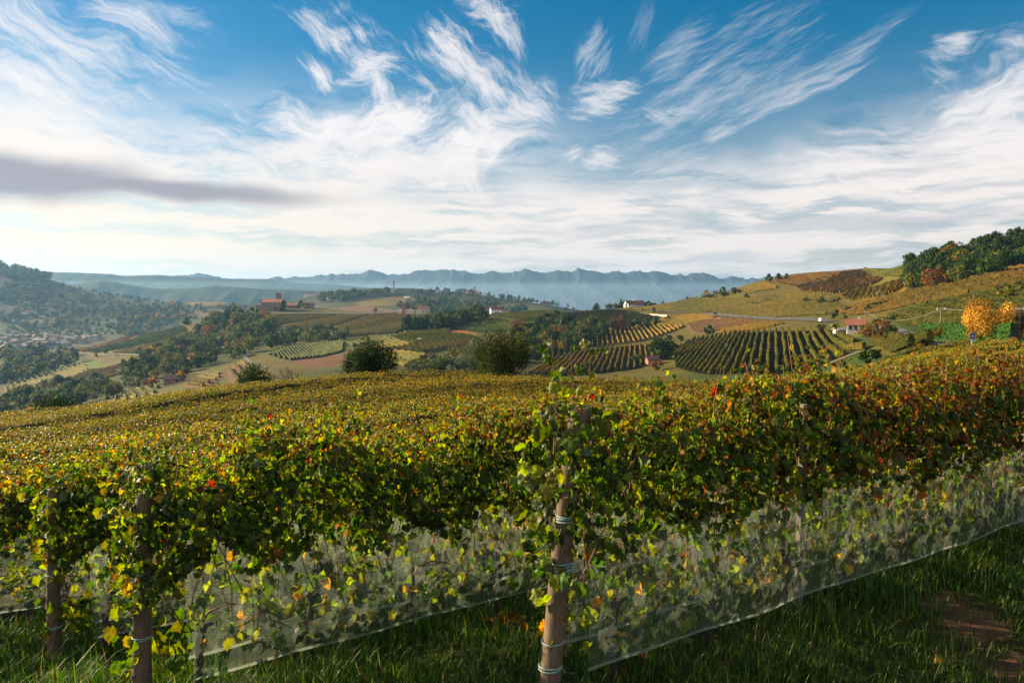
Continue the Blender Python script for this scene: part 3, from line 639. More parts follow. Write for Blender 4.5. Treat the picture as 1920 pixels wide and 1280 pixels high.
strip('path', [(1500, 700), (1540, 684), (1590, 668), (1630, 654), (1650, 644)], 3.0, M['soil'], 120, .08)
strip('road', [(470, 588), (540, 589), (620, 588), (700, 588), (770, 587)], 6.0, M['road'], 600, .3)
strip('path', [(500, 690), (478, 684), (466, 676), (458, 670), (470, 665)], 2.6, M['road'], 250, .25)
strip('path', [(170, 668), (220, 665), (290, 666), (330, 662)], 5.0, M['road'], 500, .3)

# ------------------------------------------------------------------ vine rows on the slopes
RP = dict(mixrow=(.085, .080, .010), goldrow=(.135, .088, .010), limerow=(.082, .084, .010), yellowrow=(.155, .11, .010), brownrow=(.115, .066, .028), redrow=(.135, .080, .022),
          olivrow=(.085, .074, .010), greenrow=(.042, .058, .009), palerow=(.115, .095, .022), rustrow=(.13, .062, .013))
def row_colours(n, rc, ss, o_, g):
    c = np.array(RP[rc])[None] * g.uniform(.88, 1.12) * (1 + .13 * g.standard_normal((n, 1))).clip(.6, 1.5)
    w = (.5 + .5 * np.sin(ss * .05 + o_ * .07))[:, None]
    return c * (1 + .18 * (w - .5)) * (1 + np.array([.22, 0, -.1]) * (w - .5))
LBL = dict(mixrow='green and gold vine row running downhill in the striped vineyard below the red roofed farmhouse', goldrow='straight golden green vine row with bare strips beside it on the slope',
           limerow='yellow green vine row on the hillside slope', yellowrow='bright yellow autumn vine row on the slope', brownrow='brownish mauve vine row on the faded plot', redrow='rusty red vine row on the upper hillside',
           olivrow='olive green vine row on the open hillside', greenrow='dark green vine row across the valley', palerow='pale vine row over light soil across the valley', rustrow='rust coloured vine row along the spur')
rows_found = []
def plot_rows(k, spec):
    nm, poly, gc, rc, rd, spc, ymin = spec
    if rc is None: return
    pts = [at(px, py, ymin) for px, py in poly]; pxy = [(p.x, p.y) for p in pts]
    a_, b_ = at(*rd[0], ymin), at(*rd[1], ymin)
    d = np.array([b_.x - a_.x, b_.y - a_.y]); d /= np.linalg.norm(d); n_ = np.array([-d[1], d[0]])
    arr = np.array(pxy); off = arr @ n_; al = arr @ d
    g = np.random.default_rng(100 + k)
    o_ = off.min() + spc * .5
    while o_ < off.max():
        s = np.arange(al.min(), al.max(), 1.0); x = s * d[0] + o_ * n_[0]; y = s * d[1] + o_ * n_[1]
        ins = inpoly(x, y, pxy); i = 0
        while i < len(s):
            if ins[i]:
                j = i
                while j + 1 < len(s) and ins[j + 1]: j += 1
                if (j - i) > 8:
                    Ym = y[i:j + 1].min(); st = 0.7 if Ym < 330 else (1.2 if Ym < 420 else (2.4 if Ym < 700 else 4.0))
                    ss = np.arange(s[i], s[j], st)
                    if len(ss) > 3: rows_found.append((Ym, (s[j] - s[i]) / Ym, ss, d, n_, o_, rc, k))
                i = j + 1
            else: i += 1
        o_ += spc * g.uniform(.96, 1.04)
for k, spec in enumerate(PLOTS): plot_rows(k, spec)
def row_mesh(ss, d, n_, o_, rc, g, gain=1.0):
    n = len(ss); prof = [(-.34, .35), (-.40, 1.25), (-.20, 1.9), (.20, 1.9), (.40, 1.25), (.34, .35)]
    x = ss * d[0] + o_ * n_[0]; y = ss * d[1] + o_ * n_[1]; w = .22 * np.sin(ss * .13 + o_) + g.normal(0, .05, n)
    V_ = []; cc = []
    colr = row_colours(n, rc, ss, o_, g) * gain
    hsc = 1 + .12 * np.sin(ss * .8 + o_) + g.normal(0, .10, n)
    for a_, h in prof:
        aa = a_ * (1 + g.normal(0, .22, n)) + w * .6
        X = x + n_[0] * aa; Y = y + n_[1] * aa
        V_.append(np.stack([X, Y, ground_z(x, y) + h * hsc + g.normal(0, .10, n)], 1)); cc.append(colr * (1 + g.normal(0, .09, (n, 1))))
    V_ = np.concatenate(V_); cc = np.concatenate(cc).clip(.005, 1); k = len(prof)
    Q = [(c * n + i, c * n + i + 1, (c + 1) * n + i + 1, (c + 1) * n + i) for c in range(k - 1) for i in range(n - 1)]
    for e in (0, n - 1): Q += [(e, n + e, 4 * n + e, 5 * n + e), (n + e, 2 * n + e, 3 * n + e, 4 * n + e)]
    return V_, np.array(Q), cc
rows_found.sort(key=lambda r_: -(r_[1] * (1.0 / r_[0])))
NEAR_ROWS = 250
acc = [[], [], []]; base_i = 0
for k, (Ym, ang, ss, d, n_, o_, rc, pk) in enumerate(rows_found):
    g = np.random.default_rng(1000 + k)
    gain = 1.6 if PLOTS[pk][1][0][0] < 1000 and PLOTS[pk][0] == 'slope' else (.66 if PLOTS[pk][0] == 'slope' else 1.1)
    if rc == 'redrow': gain = 1.05
    V_, Q, cc = row_mesh(ss, d, n_, o_, rc, g, gain)
    if k < NEAR_ROWS:
        if Ym < 330:      # leafy surface on the nearer slopes
            L_ = ss[-1] - ss[0]; lf = .15 if Ym < 140 else max(.22, .0016 * Ym); nl = int(L_ * 3.2 / lf ** 2 * .55); sl_ = g.uniform(ss[0] - .2, ss[-1] + .2, nl)
            t_ = g.uniform(-1, 1, nl); hh = 2.0 - 1.5 * np.abs(t_) ** 2.2 + g.normal(0, .10, nl); aa = .46 * np.sign(t_) * np.abs(t_) ** .6 + g.normal(0, .06, nl)
            w_ = np.interp(sl_, ss, .22 * np.sin(ss * .13 + o_)) * .6
            X = sl_ * d[0] + o_ * n_[0]; Y = sl_ * d[1] + o_ * n_[1]; Pq = np.stack([X + n_[0] * (aa + w_), Y + n_[1] * (aa + w_), ground_z(X, Y) + hh], 1)
            nr = np.stack([n_[0] * t_, n_[1] * t_, .9 - .5 * np.abs(t_)], 1) + g.normal(0, .5, (nl, 3)); V2, T2 = scatter(KITE[0], KITE[1], Pq, basis(nr, g.normal(size=(nl, 3)) + [0, 0, -.6]), lf * g.uniform(.7, 1.4, nl))
            c2 = gain * row_colours(nl, rc, sl_, o_, g) * (1 + .22 * g.standard_normal((nl, 1))).clip(.4, 1.7)
            T2 = np.concatenate([T2, np.concatenate([Q[:, :3], Q[:, [0, 2, 3]]]) + len(V2)]); V2 = np.concatenate([V2, V_]); c2 = np.concatenate([np.repeat(c2, 4, 0), cc * .8])
            o = link_mesh('vine_row', tri_mesh('vine_row', V2, T2, c2.clip(.004, 1), False), M['row'])
        else: o = link_mesh('vine_row', tri_mesh('vine_row', V_, Q, cc, False), M['row'])
        lb = LBL[rc]
        if PLOTS[pk][0] == 'slope' and PLOTS[pk][6] == 90: lb = 'short yellow green vine row ending at the track below the road'
        elif rc == 'goldrow' and pk == 1: lb = 'straight golden vine row on dark ground beside the single round tree'
        elif rc == 'goldrow' and pk == 2: lb = 'short slanting golden vine row on the rounded slope above the gully'
        tag(o, lb, 'vine row', 'vine rows of plot ' + lb.split(' vine row ')[0] + ' ' + lb.split(' vine row ')[-1])
    else:
        acc[0].append(V_); acc[1].append(Q + base_i); acc[2].append(cc); base_i += len(V_)
if acc[0]: tag(link_mesh('vineyard_foliage', tri_mesh('vineyard_foliage', np.concatenate(acc[0]), np.concatenate(acc[1]), np.concatenate(acc[2])), M['row']), kind='stuff')
print('rows', len(rows_found))

# ------------------------------------------------------------------ trees
TP = dict(green=dict(green=4, dark=4, olive=2), dark=dict(dark=6, green=2), olive=dict(olive=5, green=3, gold=1), gold=dict(gold=4, yellow=2, olive=2), orange=dict(orange=3, gold=3, yellow=1), rust=dict(rust=3, brown=3, olive=2), amber=dict(amber=4, honey=4, yellow=1, rust=.8, olive=.7), late=dict(shade_olive=5, shade_dark=3, dark=3, lime=.35), deep=dict(shade_dark=6, dark=5), grey=dict(grey=6, olive=2), red=dict(red=2, rust=4))
def crown_mesh(kind, pal, nleaf, leaf, seed, h=1.0):
    """crown of a tree of height 1: clumps of leaf faces, gaps between them"""
    g = np.random.default_rng(seed)
    if kind == 'round': nc = 28; cz, rz_, rx = .54, .45, .40
    elif kind == 'wide': nc = 32; cz, rz_, rx = .52, .45, .54
    elif kind == 'dome': nc = 70; cz, rz_, rx = .54, .46, .50
    elif kind == 'spread': nc = 64; cz, rz_, rx = .60, .40, .54
    elif kind == 'tall': nc = 22; cz, rz_, rx = .56, .42, .22
    elif kind == 'poplar': nc = 16; cz, rz_, rx = .52, .46, .10
    elif kind == 'conifer': nc = 22; cz, rz_, rx = .5, .5, .2
    elif kind == 'shrub': nc = 14; cz, rz_, rx = .48, .44, .55
    cs, rs = [], []
    for i in range(nc):
        v = g.normal(size=3); v /= np.linalg.norm(v); r_ = g.uniform(.35, 1) ** .6
        p = np.array([v[0] * rx, v[1] * rx, cz + v[2] * rz_]) * np.array([r_, r_, 1]) + np.array([0, 0, (1 - r_) * (cz - (cz + v[2] * rz_))])
        s = g.uniform(.5, 1.0) * rx * (.34 if kind in ('dome', 'spread') else .50)
        if kind in ('dome', 'spread'):     # clumps spread evenly over the crown
            zc = 1 - 2 * (i + .5) / nc; an = i * 2.39996; rr = sqrt(1 - zc * zc); r_ = (.62, .92, .80, .35)[i % 4] * g.uniform(.9, 1.08)
            p = np.array([rr * cos(an) * rx * r_, rr * sin(an) * rx * r_, cz + zc * rz_ * r_])
            if kind == 'spread': p[0] += .12 * (p[2] - .35)
        if kind == 'conifer':
            t = (i + .5) / nc; a = i * 2.4; w = rx * (1 - t) ** .9 + .02; p = np.array([cos(a) * w * .6, sin(a) * w * .6, .08 + .9 * t]); s = w * .6
        if kind == 'poplar':
            t = (i + .5) / nc; p = np.array([g.normal(0, .025), g.normal(0, .025), .08 + .88 * t]); s = rx * (1 - abs(t - .45) ** 2 * 1.9) * .8
        cs.append(p); rs.append(s)
    cs = np.array(cs); rs = np.array(rs); pick = g.choice(nc, nleaf, p=rs ** 2 / (rs ** 2).sum())
    dirs = g.normal(size=(nleaf, 3)); dirs /= np.linalg.norm(dirs, axis=1)[:, None]
    rad = rs[pick] * g.uniform(.25, 1.12, nleaf) ** .55
    pos = cs[pick] + dirs * rad[:, None]
    nr = dirs + g.normal(0, .6, (nleaf, 3)) + np.array([0, 0, .25]); tip = g.normal(size=(nleaf, 3)) + np.array([0, 0, -.6])
    V_, T_ = scatter(KITE[0], KITE[1], pos, basis(nr, tip), leaf * g.uniform(.6, 1.3, nleaf))
    cl = 1 + .30 * g.standard_normal(nc)[pick].clip(-1.3, 1.6)
    c = colours(nleaf, TP[pal], g, .22) * cl[:, None]
    return V_, T_, np.repeat(c.clip(.004, 1), 4, 0), cs
def trunk_mb(cs, seed, top_=.55, r0=.022, limbs=6):
    g = random.Random(seed); m = MB()
    m.tube([(0, 0, -.06), (g.uniform(-.01, .01), g.uniform(-.01, .01), top_ * .5), (g.uniform(-.03, .03), g.uniform(-.03, .03), top_), (0, 0, top_ + .18)], [r0 * 1.3, r0, r0 * .7, r0 * .25], 7)
    for i in range(limbs):
        c = cs[g.randrange(len(cs))]; z0 = min(top_ * g.uniform(.45, .95), c[2] * .9)
        m.tube([(0, 0, z0), (c[0] * .5, c[1] * .5, (z0 + c[2]) * .52), tuple(c)], [r0 * .5, r0 * .35, r0 * .12], 5)
    return m
TREEDEF = {  # name: (object name, crown kind, palette, leaves, leaf size, words)
    'green': ('broadleaf_tree', 'round', 'green', 1500, .075, 'rounded green tree'), 'green2': ('broadleaf_tree', 'wide', 'green', 1500, .075, 'broad green tree'),
    'dark': ('broadleaf_tree', 'round', 'dark', 1500, .075, 'dark green tree'), 'dark2': ('broadleaf_tree', 'tall', 'dark', 1300, .07, 'tall narrow dark tree'),
    'olive': ('broadleaf_tree', 'round', 'olive', 1500, .075, 'olive green tree'), 'gold': ('autumn_tree', 'round', 'gold', 1500, .075, 'golden autumn tree'),
    'orange': ('autumn_tree', 'round', 'orange', 1500, .075, 'orange autumn tree'), 'rust': ('autumn_tree', 'wide', 'rust', 1400, .075, 'rust brown autumn tree'),
    'grey': ('willow_tree', 'wide', 'grey', 1500, .075, 'grey green willowy tree'), 'poplar': ('poplar_tree', 'poplar', 'olive', 900, .05, 'slim upright poplar tree'), 'conifer': ('conifer_tree', 'conifer', 'dark', 1300, .06, 'pointed dark conifer'),
    'shrub': ('shrub', 'shrub', 'green', 900, .13, 'low green shrub'), 'shrubd': ('shrub', 'shrub', 'dark', 900, .13, 'low dark shrub')}
PROTO = {}
def tree_proto(v, lod):
    key = (v, lod)
    if key not in PROTO:
        nm, kind, pal, nl, lf, wd = TREEDEF[v]
        if lod: nl = nl // 6; lf *= 2.0
        V_, T_, c, cs = crown_mesh(kind, pal, nl, lf, hash(v) % 1000 if False else sum(map(ord, v)), 1)
        me = tri_mesh('crown', V_, T_, c)
        me.materials.append(M['tree'])
        tm = None
        if not lod:
            tmb = trunk_mb(cs, sum(map(ord, v)), .55 if kind != 'shrub' else .3, .022 if kind != 'shrub' else .03)
            tm = bpy.data.meshes.new('trunk'); tm.from_pydata(tmb.v, [], tmb.f); tm.update(); tm.materials.append(M['bark'])
        PROTO[key] = (me, tm, (V_, T_, c))
    return PROTO[key]
TREES = []   # (photo height, photo x, base y, variant, place words, ymin)
def tree(px, py, h, v, place, ymin=100): TREES.append((h, px, py, v, place, ymin))
def wood(poly, n, h, vs, place, ymin=100, seed=0):
    g = random.Random(sum(map(ord, place)) + seed); x0, x1 = min(p[0] for p in poly), max(p[0] for p in poly); y0, y1 = min(p[1] for p in poly), max(p[1] for p in poly)
    k = 0; placed = []; tries = 0
    while k < n and tries < 20000:
        tries += 1
        x, y = g.uniform(x0, x1), g.uniform(y0, y1)
        if not inpoly(np.array([x]), np.array([y]), poly)[0]: continue
        if any(abs(x - a_) < h * .28 and abs(y - b_) < h * .14 for a_, b_ in placed): continue
        placed.append((x, y)); tree(x, y, h * g.uniform(.65, 1.25), g.choice(vs), place, ymin); k += 1
G1 = ['green', 'green2', 'dark', 'dark', 'olive', 'dark2', 'olive', 'gold', 'rust', 'grey']
GD = ['green', 'dark', 'green2', 'dark', 'olive', 'dark2']
wood([(345, 640), (400, 600), (450, 592), (505, 602), (518, 622), (480, 645), (430, 657), (370, 662)], 95, 22, GD + GD + GD + ['olive', 'rust', 'grey'], 'in the gully below the old brick villa', 350)
wood([(300, 665), (370, 652), (480, 645), (490, 655), (420, 680), (360, 692), (345, 714), (260, 735), (232, 730), (230, 692)], 85, 25, GD + GD + GD + ['olive', 'grey', 'gold', 'rust'], 'in the wood around the long barn', 250)
wood([(415, 662), (440, 650), (475, 640), (485, 645), (440, 662)], 8, 16, ['gold', 'gold', 'olive'], 'in the yellow patch of the gully', 300)
wood([(-30, 790), (0, 752), (90, 737), (180, 725), (235, 735), (200, 752), (100, 775), (40, 790)], 60, 30, ['dark', 'green', 'dark', 'olive', 'grey'], 'in the dark wood at the valley foot', 250)
wood([(-20, 700), (0, 662), (80, 662), (150, 664), (168, 674), (80, 702), (0, 726)], 80, 19, ['dark', 'green', 'dark', 'green2', 'olive', 'dark', 'dark2'], 'in the wood below the town', 450)
tree(70, 690, 14, 'orange', 'in the wood below the town', 450); tree(84, 690, 13, 'orange', 'in the wood below the town', 450)
wood([(503, 640), (540, 632), (600, 630), (650, 630), (650, 636), (590, 642), (530, 648), (505, 655)], 30, 21, GD + ['grey'], 'in the tree line under the golden field', 300)
wood([(760, 620), (800, 612), (860, 606), (905, 600), (910, 604), (860, 616), (800, 622), (765, 624)], 44, 25, ['dark', 'dark', 'green', 'dark', 'green2', 'dark2'], 'in the dark wood below the long farmhouse', 300)
wood([(962, 630), (1000, 612), (1040, 604), (1080, 620), (1140, 622), (1180, 618), (1130, 640), (1060, 660), (1000, 680), (962, 680)], 95, 25, GD + GD + GD + ['grey', 'grey', 'olive', 'rust', 'gold'], 'in the wooded gully beside the terraced vines', 250)
wood([(1165, 618), (1200, 610), (1245, 600), (1258, 602), (1215, 614), (1170, 624)], 9, 15, ['dark', 'shrubd', 'dark'], 'in the dark hedge above the terraced vines', 300)
wood([(755, 706), (800, 694), (850, 680), (895, 672), (905, 700), (860, 712)], 34, 30, ['grey', 'green', 'grey', 'olive', 'dark'], 'in the grey green copse behind the crest', 150)
wood([(1702, 548), (1760, 540), (1850, 520), (1925, 500), (1990, 482), (1990, 440), (1920, 455), (1850, 472), (1760, 492), (1704, 508)], 130, 32, ['dark', 'green', 'rust', 'dark', 'dark2', 'dark', 'olive', 'dark', 'dark', 'dark2', 'dark'], 'in the forest on the right hilltop', 220)
wood([(1870, 570), (1925, 556), (1960, 556), (1925, 545), (1880, 556)], 8, 26, ['dark', 'green', 'olive'], 'in the thicket above the yellow tree', 130)
wood([(596, 560), (640, 552), (720, 546), (730, 550), (650, 566), (600, 568)], 50, 12, ['dark', 'green', 'olive', 'green'], 'in the wood on the tower hill shoulder', 1000)
wood([(740, 575), (800, 565), (900, 570), (1000, 585), (980, 592), (880, 588), (780, 590)], 75, 14, GD, 'in the scattered wood under the village hill', 1000)
wood([(760, 548), (850, 545), (940, 552), (1080, 572), (1060, 576), (930, 562), (800, 556)], 60, 8, GD, 'on the crest of the village hill', 1200)
wood([(200, 615), (250, 580), (330, 572), (360, 590), (300, 620), (240, 640)], 130, 10, ['olive', 'green', 'dark', 'green', 'gold'], 'on the hazy valley side', 1000)
wood([(-20, 508), (0, 502), (40, 505), (85, 515), (95, 525), (60, 530), (0, 520)], 90, 12, ['dark', 'green'], 'in the wood on the far ridge', 1500)
wood([(-20, 555), (20, 535), (70, 535), (100, 552), (60, 565), (0, 570)], 90, 10, ['dark', 'olive', 'green'], 'on the shaded far hillside', 1300)
wood([(20, 622), (120, 612), (230, 625), (200, 632), (90, 628)], 20, 8, ['olive', 'green', 'dark'], 'behind the town', 1400)
wood([(1350, 625), (1395, 628), (1420, 650), (1262, 648), (1240, 642), (1290, 636)], 5, 10, ['shrubd'], 'at the top edge of the striped vines', 250)
wood([(1205, 565), (1260, 560), (1290, 556), (1300, 560), (1220, 570)], 5, 9, ['green', 'dark'], 'along the ridge by the red roofed house', 450)
wood([(1310, 562), (1350, 556), (1385, 546), (1390, 550), (1340, 560)], 10, 8, ['shrub', 'shrubd', 'dark'], 'in the bushes on the skyline of the right hill', 400)
# single trees
wood([(-20, 560), (80, 545), (200, 565), (330, 590), (280, 622), (150, 632), (-20, 632)], 240, 9, ['dark', 'green', 'olive', 'dark', 'green2'], 'scattered over the shaded hillside', 1200)
wood([(90, 535), (200, 545), (330, 570), (480, 575), (470, 600), (360, 600), (200, 575)], 110, 7, ['dark', 'green', 'olive'], 'scattered over the far hazy slope', 1300)
tree(1240, 676, 48, 'green', 'standing alone among the striped golden vines', 250); tree(1254, 640, 12, 'shrubd', 'behind the lone round tree', 250); tree(1275, 640, 12, 'shrubd', 'beside the striped vineyard edge', 250)
tree(1329, 630, 22, 'dark', 'alone on the golden plot above the striped vines', 250); tree(1103, 696, 22, 'green', 'at the foot of the golden rows', 200); tree(1195, 680, 16, 'shrub', 'between the golden rows', 220)
tree(1232, 694, 20, 'rust', 'reddish by the little hut', 180)
tree(1645, 640, 42, 'rust', 'spreading beside the red roofed farmhouse', 120); tree(1670, 638, 26, 'dark', 'beside the road bend', 120); tree(1540, 622, 16, 'green', 'left of the red roofed farmhouse', 200); tree(1565, 622, 18, 'grey', 'bare and grey by the red roofed farmhouse', 200)
tree(1632, 696, 28, 'shrubd', 'at the end of the short vine rows', 90); tree(1755, 672, 16, 'shrubd', 'below the road edge', 65)
tree(1460, 528, 15, 'dark', 'on the right hill skyline', 400); tree(1475, 526, 14, 'dark2', 'on the right hill skyline', 400); tree(1442, 530, 16, 'dark', 'on the right hill skyline', 400); tree(1325, 560, 16, 'gold', 'on the skyline beside bushes', 400); tree(1340, 553, 9, 'rust', 'on the skyline beside bushes', 400); tree(1355, 550, 12, 'dark', 'on the skyline beside bushes', 400)
tree(1400, 562, 11, 'dark', 'alone on the open right hillside', 300); tree(1540, 572, 16, 'dark', 'alone on the green plot', 260); tree(1512, 570, 12, 'shrub', 'beside the lone dark tree', 260); tree(1651, 560, 14, 'grey', 'below the forest edge', 250); tree(1664, 558, 9, 'shrubd', 'below the forest edge', 250)
tree(1640, 578, 12, 'shrubd', 'on the golden slope', 220); tree(1656, 575, 12, 'shrub', 'on the golden slope', 220); tree(1590, 585, 10, 'shrubd', 'on the golden slope', 220); tree(1628, 586, 16, 'dark', 'near the utility pole', 180); tree(1565, 598, 12, 'shrubd', 'near the white van', 200); tree(1585, 598, 8, 'shrubd', 'near the white van', 200)
for q_ in range(25): tree(1650 + q_ * 9, 609 - q_ * 1.75, 15 - (q_ % 3) * 2 - q_ * .22, 'shrubd', 'in the dark bushes added for the shadow band along the headland', 150)  # shrubs added to draw the dark shadow band at the row ends
tree(1118, 578, 15, 'dark', 'left of the red roofed house', 450); tree(1142, 579, 15, 'green', 'left of the red roofed house', 450); tree(1155, 579, 14, 'olive', 'left of the red roofed house', 450); tree(1164, 579, 22, 'conifer', 'beside the red roofed house', 450); tree(1168, 579, 18, 'poplar', 'beside the red roofed house', 450); tree(1216, 572, 12, 'dark', 'right of the red roofed house', 450); tree(1226, 587, 11, 'dark', 'on the verge below the red roofed house', 400)
tree(486, 580, 20, 'poplar', 'pair beside the old brick villa', 600); tree(491, 580, 19, 'poplar', 'pair beside the old brick villa', 600); tree(524, 582, 19, 'poplar', 'in front of the old brick villa', 600); tree(533, 583, 20, 'dark2', 'beside the old brick villa', 600)
for px, h in ((502, 8), (507, 9), (512, 9), (518, 8), (528, 9)): tree(px, 584, h, 'shrubd', 'in front of the old brick villa', 600)
tree(565, 578, 14, 'dark', 'behind the small farm east of the villa', 600); tree(573, 579, 8, 'gold', 'beside the small farm east of the villa', 600); tree(548, 577, 9, 'dark', 'beside the small farm east of the villa', 600)
tree(704, 586, 9, 'dark', 'alone on the ridge road', 600); tree(900, 590, 16, 'rust', 'beside the white house', 500); tree(887, 592, 12, 'conifer', 'beside the white house', 500); tree(921, 587, 11, 'gold', 'at the gable of the white house', 500); tree(935, 583, 10, 'gold', 'behind the white house', 500)
for px, py, h in ((825, 590, 7), (835, 589, 9), (860, 592, 8), (870, 592, 8)): tree(px, py, h, 'gold' if px == 860 else 'dark', 'behind the dark wood by the long farmhouse', 500)
tree(1060, 584, 8, 'dark', 'on the ridge hedge', 500); tree(1075, 582, 7, 'green', 'on the ridge hedge', 500)
tree(198, 664, 9, 'dark', 'on the farm track', 500); tree(181, 670, 8, 'dark', 'on the farm track', 500); tree(262, 666, 15, 'dark', 'by the track junction', 400); tree(290, 666, 13, 'dark', 'by the track junction', 400); tree(350, 612, 17, 'dark', 'at the top of the spur vines', 500); tree(372, 618, 13, 'dark2', 'at the top of the spur vines', 500); tree(188, 632, 7, 'rust', 'on the spur edge', 800); tree(124, 658, 9, 'olive', 'at the spur tip', 700)
tree(33, 590, 10, 'poplar', 'beside the white house on the far hillside', 1300)
tree(1772, 640, 34, 'rust', 'behind the trimmed hedge', 100); tree(1885, 645, 60, 'rust', 'reddish at the right of the yellow tree', 92)
TREES.sort(key=lambda t: -t[0])
acc = [[], [], []]; base_i = 0; MAXT = 285
for k, (h, px, py, v, place, ymin) in enumerate(TREES):
    p = at(px, py, ymin); g = random.Random(k); H = h * p.y / F * 1.02; rz = g.uniform(0, 6.28); wx = g.uniform(.88, 1.2)
    nm, kind, pal, nl, lf, wd = TREEDEF[v]
    me, tm, raw = tree_proto(v, 0 if (h > 13 and k < MAXT) else 1)
    if k < MAXT:
        if tm is not None:
            r_ = empty(nm, p, rz); r_.scale = (H * wx, H * wx, H); link_mesh('crown', me, None, r_); link_mesh('trunk', tm, None, r_)
        else:
            r_ = link_mesh(nm, me); r_.location = p; r_.rotation_euler = (0, 0, rz); r_.scale = (H * wx, H * wx, H)
        tag(r_, wd + ' ' + place, 'shrub' if nm == 'shrub' else 'tree', 'trees ' + place)
    else:
        V_, T_, c = raw; ca, sa = cos(rz), sin(rz)
        VV = np.stack([(V_[:, 0] * ca - V_[:, 1] * sa) * H * wx + p.x, (V_[:, 0] * sa + V_[:, 1] * ca) * H * wx + p.y, V_[:, 2] * H + p.z], 1)
        acc[0].append(VV); acc[1].append(T_ + base_i); acc[2].append(c * g.uniform(.75, 1.25)); base_i += len(VV)
if acc[0]: tag(link_mesh('woods', tri_mesh('woods', np.concatenate(acc[0]), np.concatenate(acc[1]), np.concatenate(acc[2])), M['tree']), kind='stuff')
print('trees', len(TREES))

# hero trees on the crest of the near field
def hero_tree(name, px, ptop, Yd, kind, pal, nleaf, leaf, seed, label, wx=1.0, lean=0.0, trunk=.05, fork=False, group=None):
    p = on_ground(px, Yd); H = CZ + px_dir(px, ptop)[1] * Yd - p.z
    V_, T_, c, cs = crown_mesh(kind, pal, nleaf, leaf / H, seed)
    if fork: V_ = V_ + np.stack([.28 * (V_[:, 2] - .2) * lean, 0 * V_[:, 0], 0 * V_[:, 0]], 1)
    r_ = empty(name, p, 0); r_.scale = (H * wx, H * wx, H)
    link_mesh('crown', tri_mesh('crown', V_, T_, c), M['bigtree'], r_)
    g = random.Random(seed); m = MB()
    m.tube([(0, 0, -.08), (.01, 0, .1), (.03 * lean, 0, .25), (.08 * lean, 0, .6)], [trunk * 1.2, trunk, trunk * .8, trunk * .2], 8)
    for i in range(14):
        q_ = cs[g.randrange(len(cs))]; m.tube([(0, 0, g.uniform(.08, .3)), (q_[0] * .5, q_[1] * .5, q_[2] * .55), tuple(q_)], [trunk * .5, trunk * .3, trunk * .06], 5)
    m.build('trunk', M['bark'], r_, True)
    return tag(r_, label, 'tree', group)
hero_tree('broadleaf_tree', 693, 634, 54.5, 'dome', 'deep', 17000, .12, 21, 'full dark green tree standing on the crest of the near field', .84)
hero_tree('broadleaf_tree', 938, 620, 53.5, 'spread', 'late', 15000, .115, 22, 'loose yellowing tree with forked leaning trunk on the field crest', .76, 1.0, .035)
hero_tree('broadleaf_tree', 476, 680, 53.5, 'dome', 'deep', 6000, .11, 23, 'small dark green tree rising behind the field edge', .72)
hero_tree('broadleaf_tree', 97, 738, 52, 'dome', 'deep', 4000, .11, 24, 'small dark tree poking above the lower left field edge', 1.0)
def bare_tree(px, ptop, Yd, seed, label):
    p = on_ground(px, Yd); H = CZ + px_dir(px, ptop)[1] * Yd - p.z; g = random.Random(seed); m = MB()
    def grow(b, d, L, r_, lv):
        e = b + d * L; mid = b + d * L * .5 + Vector((g.uniform(-1, 1), g.uniform(-1, 1), g.uniform(-1, 1))) * L * .06
        m.tube([tuple(b), tuple(mid), tuple(e)], [r_, r_ * .8, r_ * .6], 5 if lv < 2 else 3, False)
        if lv >= 5: return
        for _ in range(3 if lv < 4 else 2):
            nd = (d + Vector((g.uniform(-1, 1), g.uniform(-1, 1), g.uniform(-.35, .7))) * .75).normalized(); grow(b + d * L * g.uniform(.55, 1), nd, L * g.uniform(.6, .82), r_ * .58, lv + 1)
    grow(Vector((0, 0, -.3)), Vector((g.uniform(-.1, .1), 0, 1)).normalized(), H * .36, H * .022, 0)
    r_ = empty('bare_tree', p, 0); m.build('branches', M['bark'], r_)
    return tag(r_, label, 'tree')
bare_tree(652, 655, 55, 1, 'leafless tree with fine twigs just left of the full dark tree')
bare_tree(545, 676, 54.5, 2, 'leafless brownish tree behind the crest between two green trees')
bare_tree(612, 680, 55, 3, 'small leafless tree low behind the field crest')
bare_tree(410, 692, 53.5, 4, 'leafless grey tree left of the small dark green tree')
hero_tree('autumn_tree', 1853, 562, 98, 'wide', 'amber', 15000, .19, 31, 'bright yellow orange autumn tree behind the trimmed hedge', .86, 0, .03)

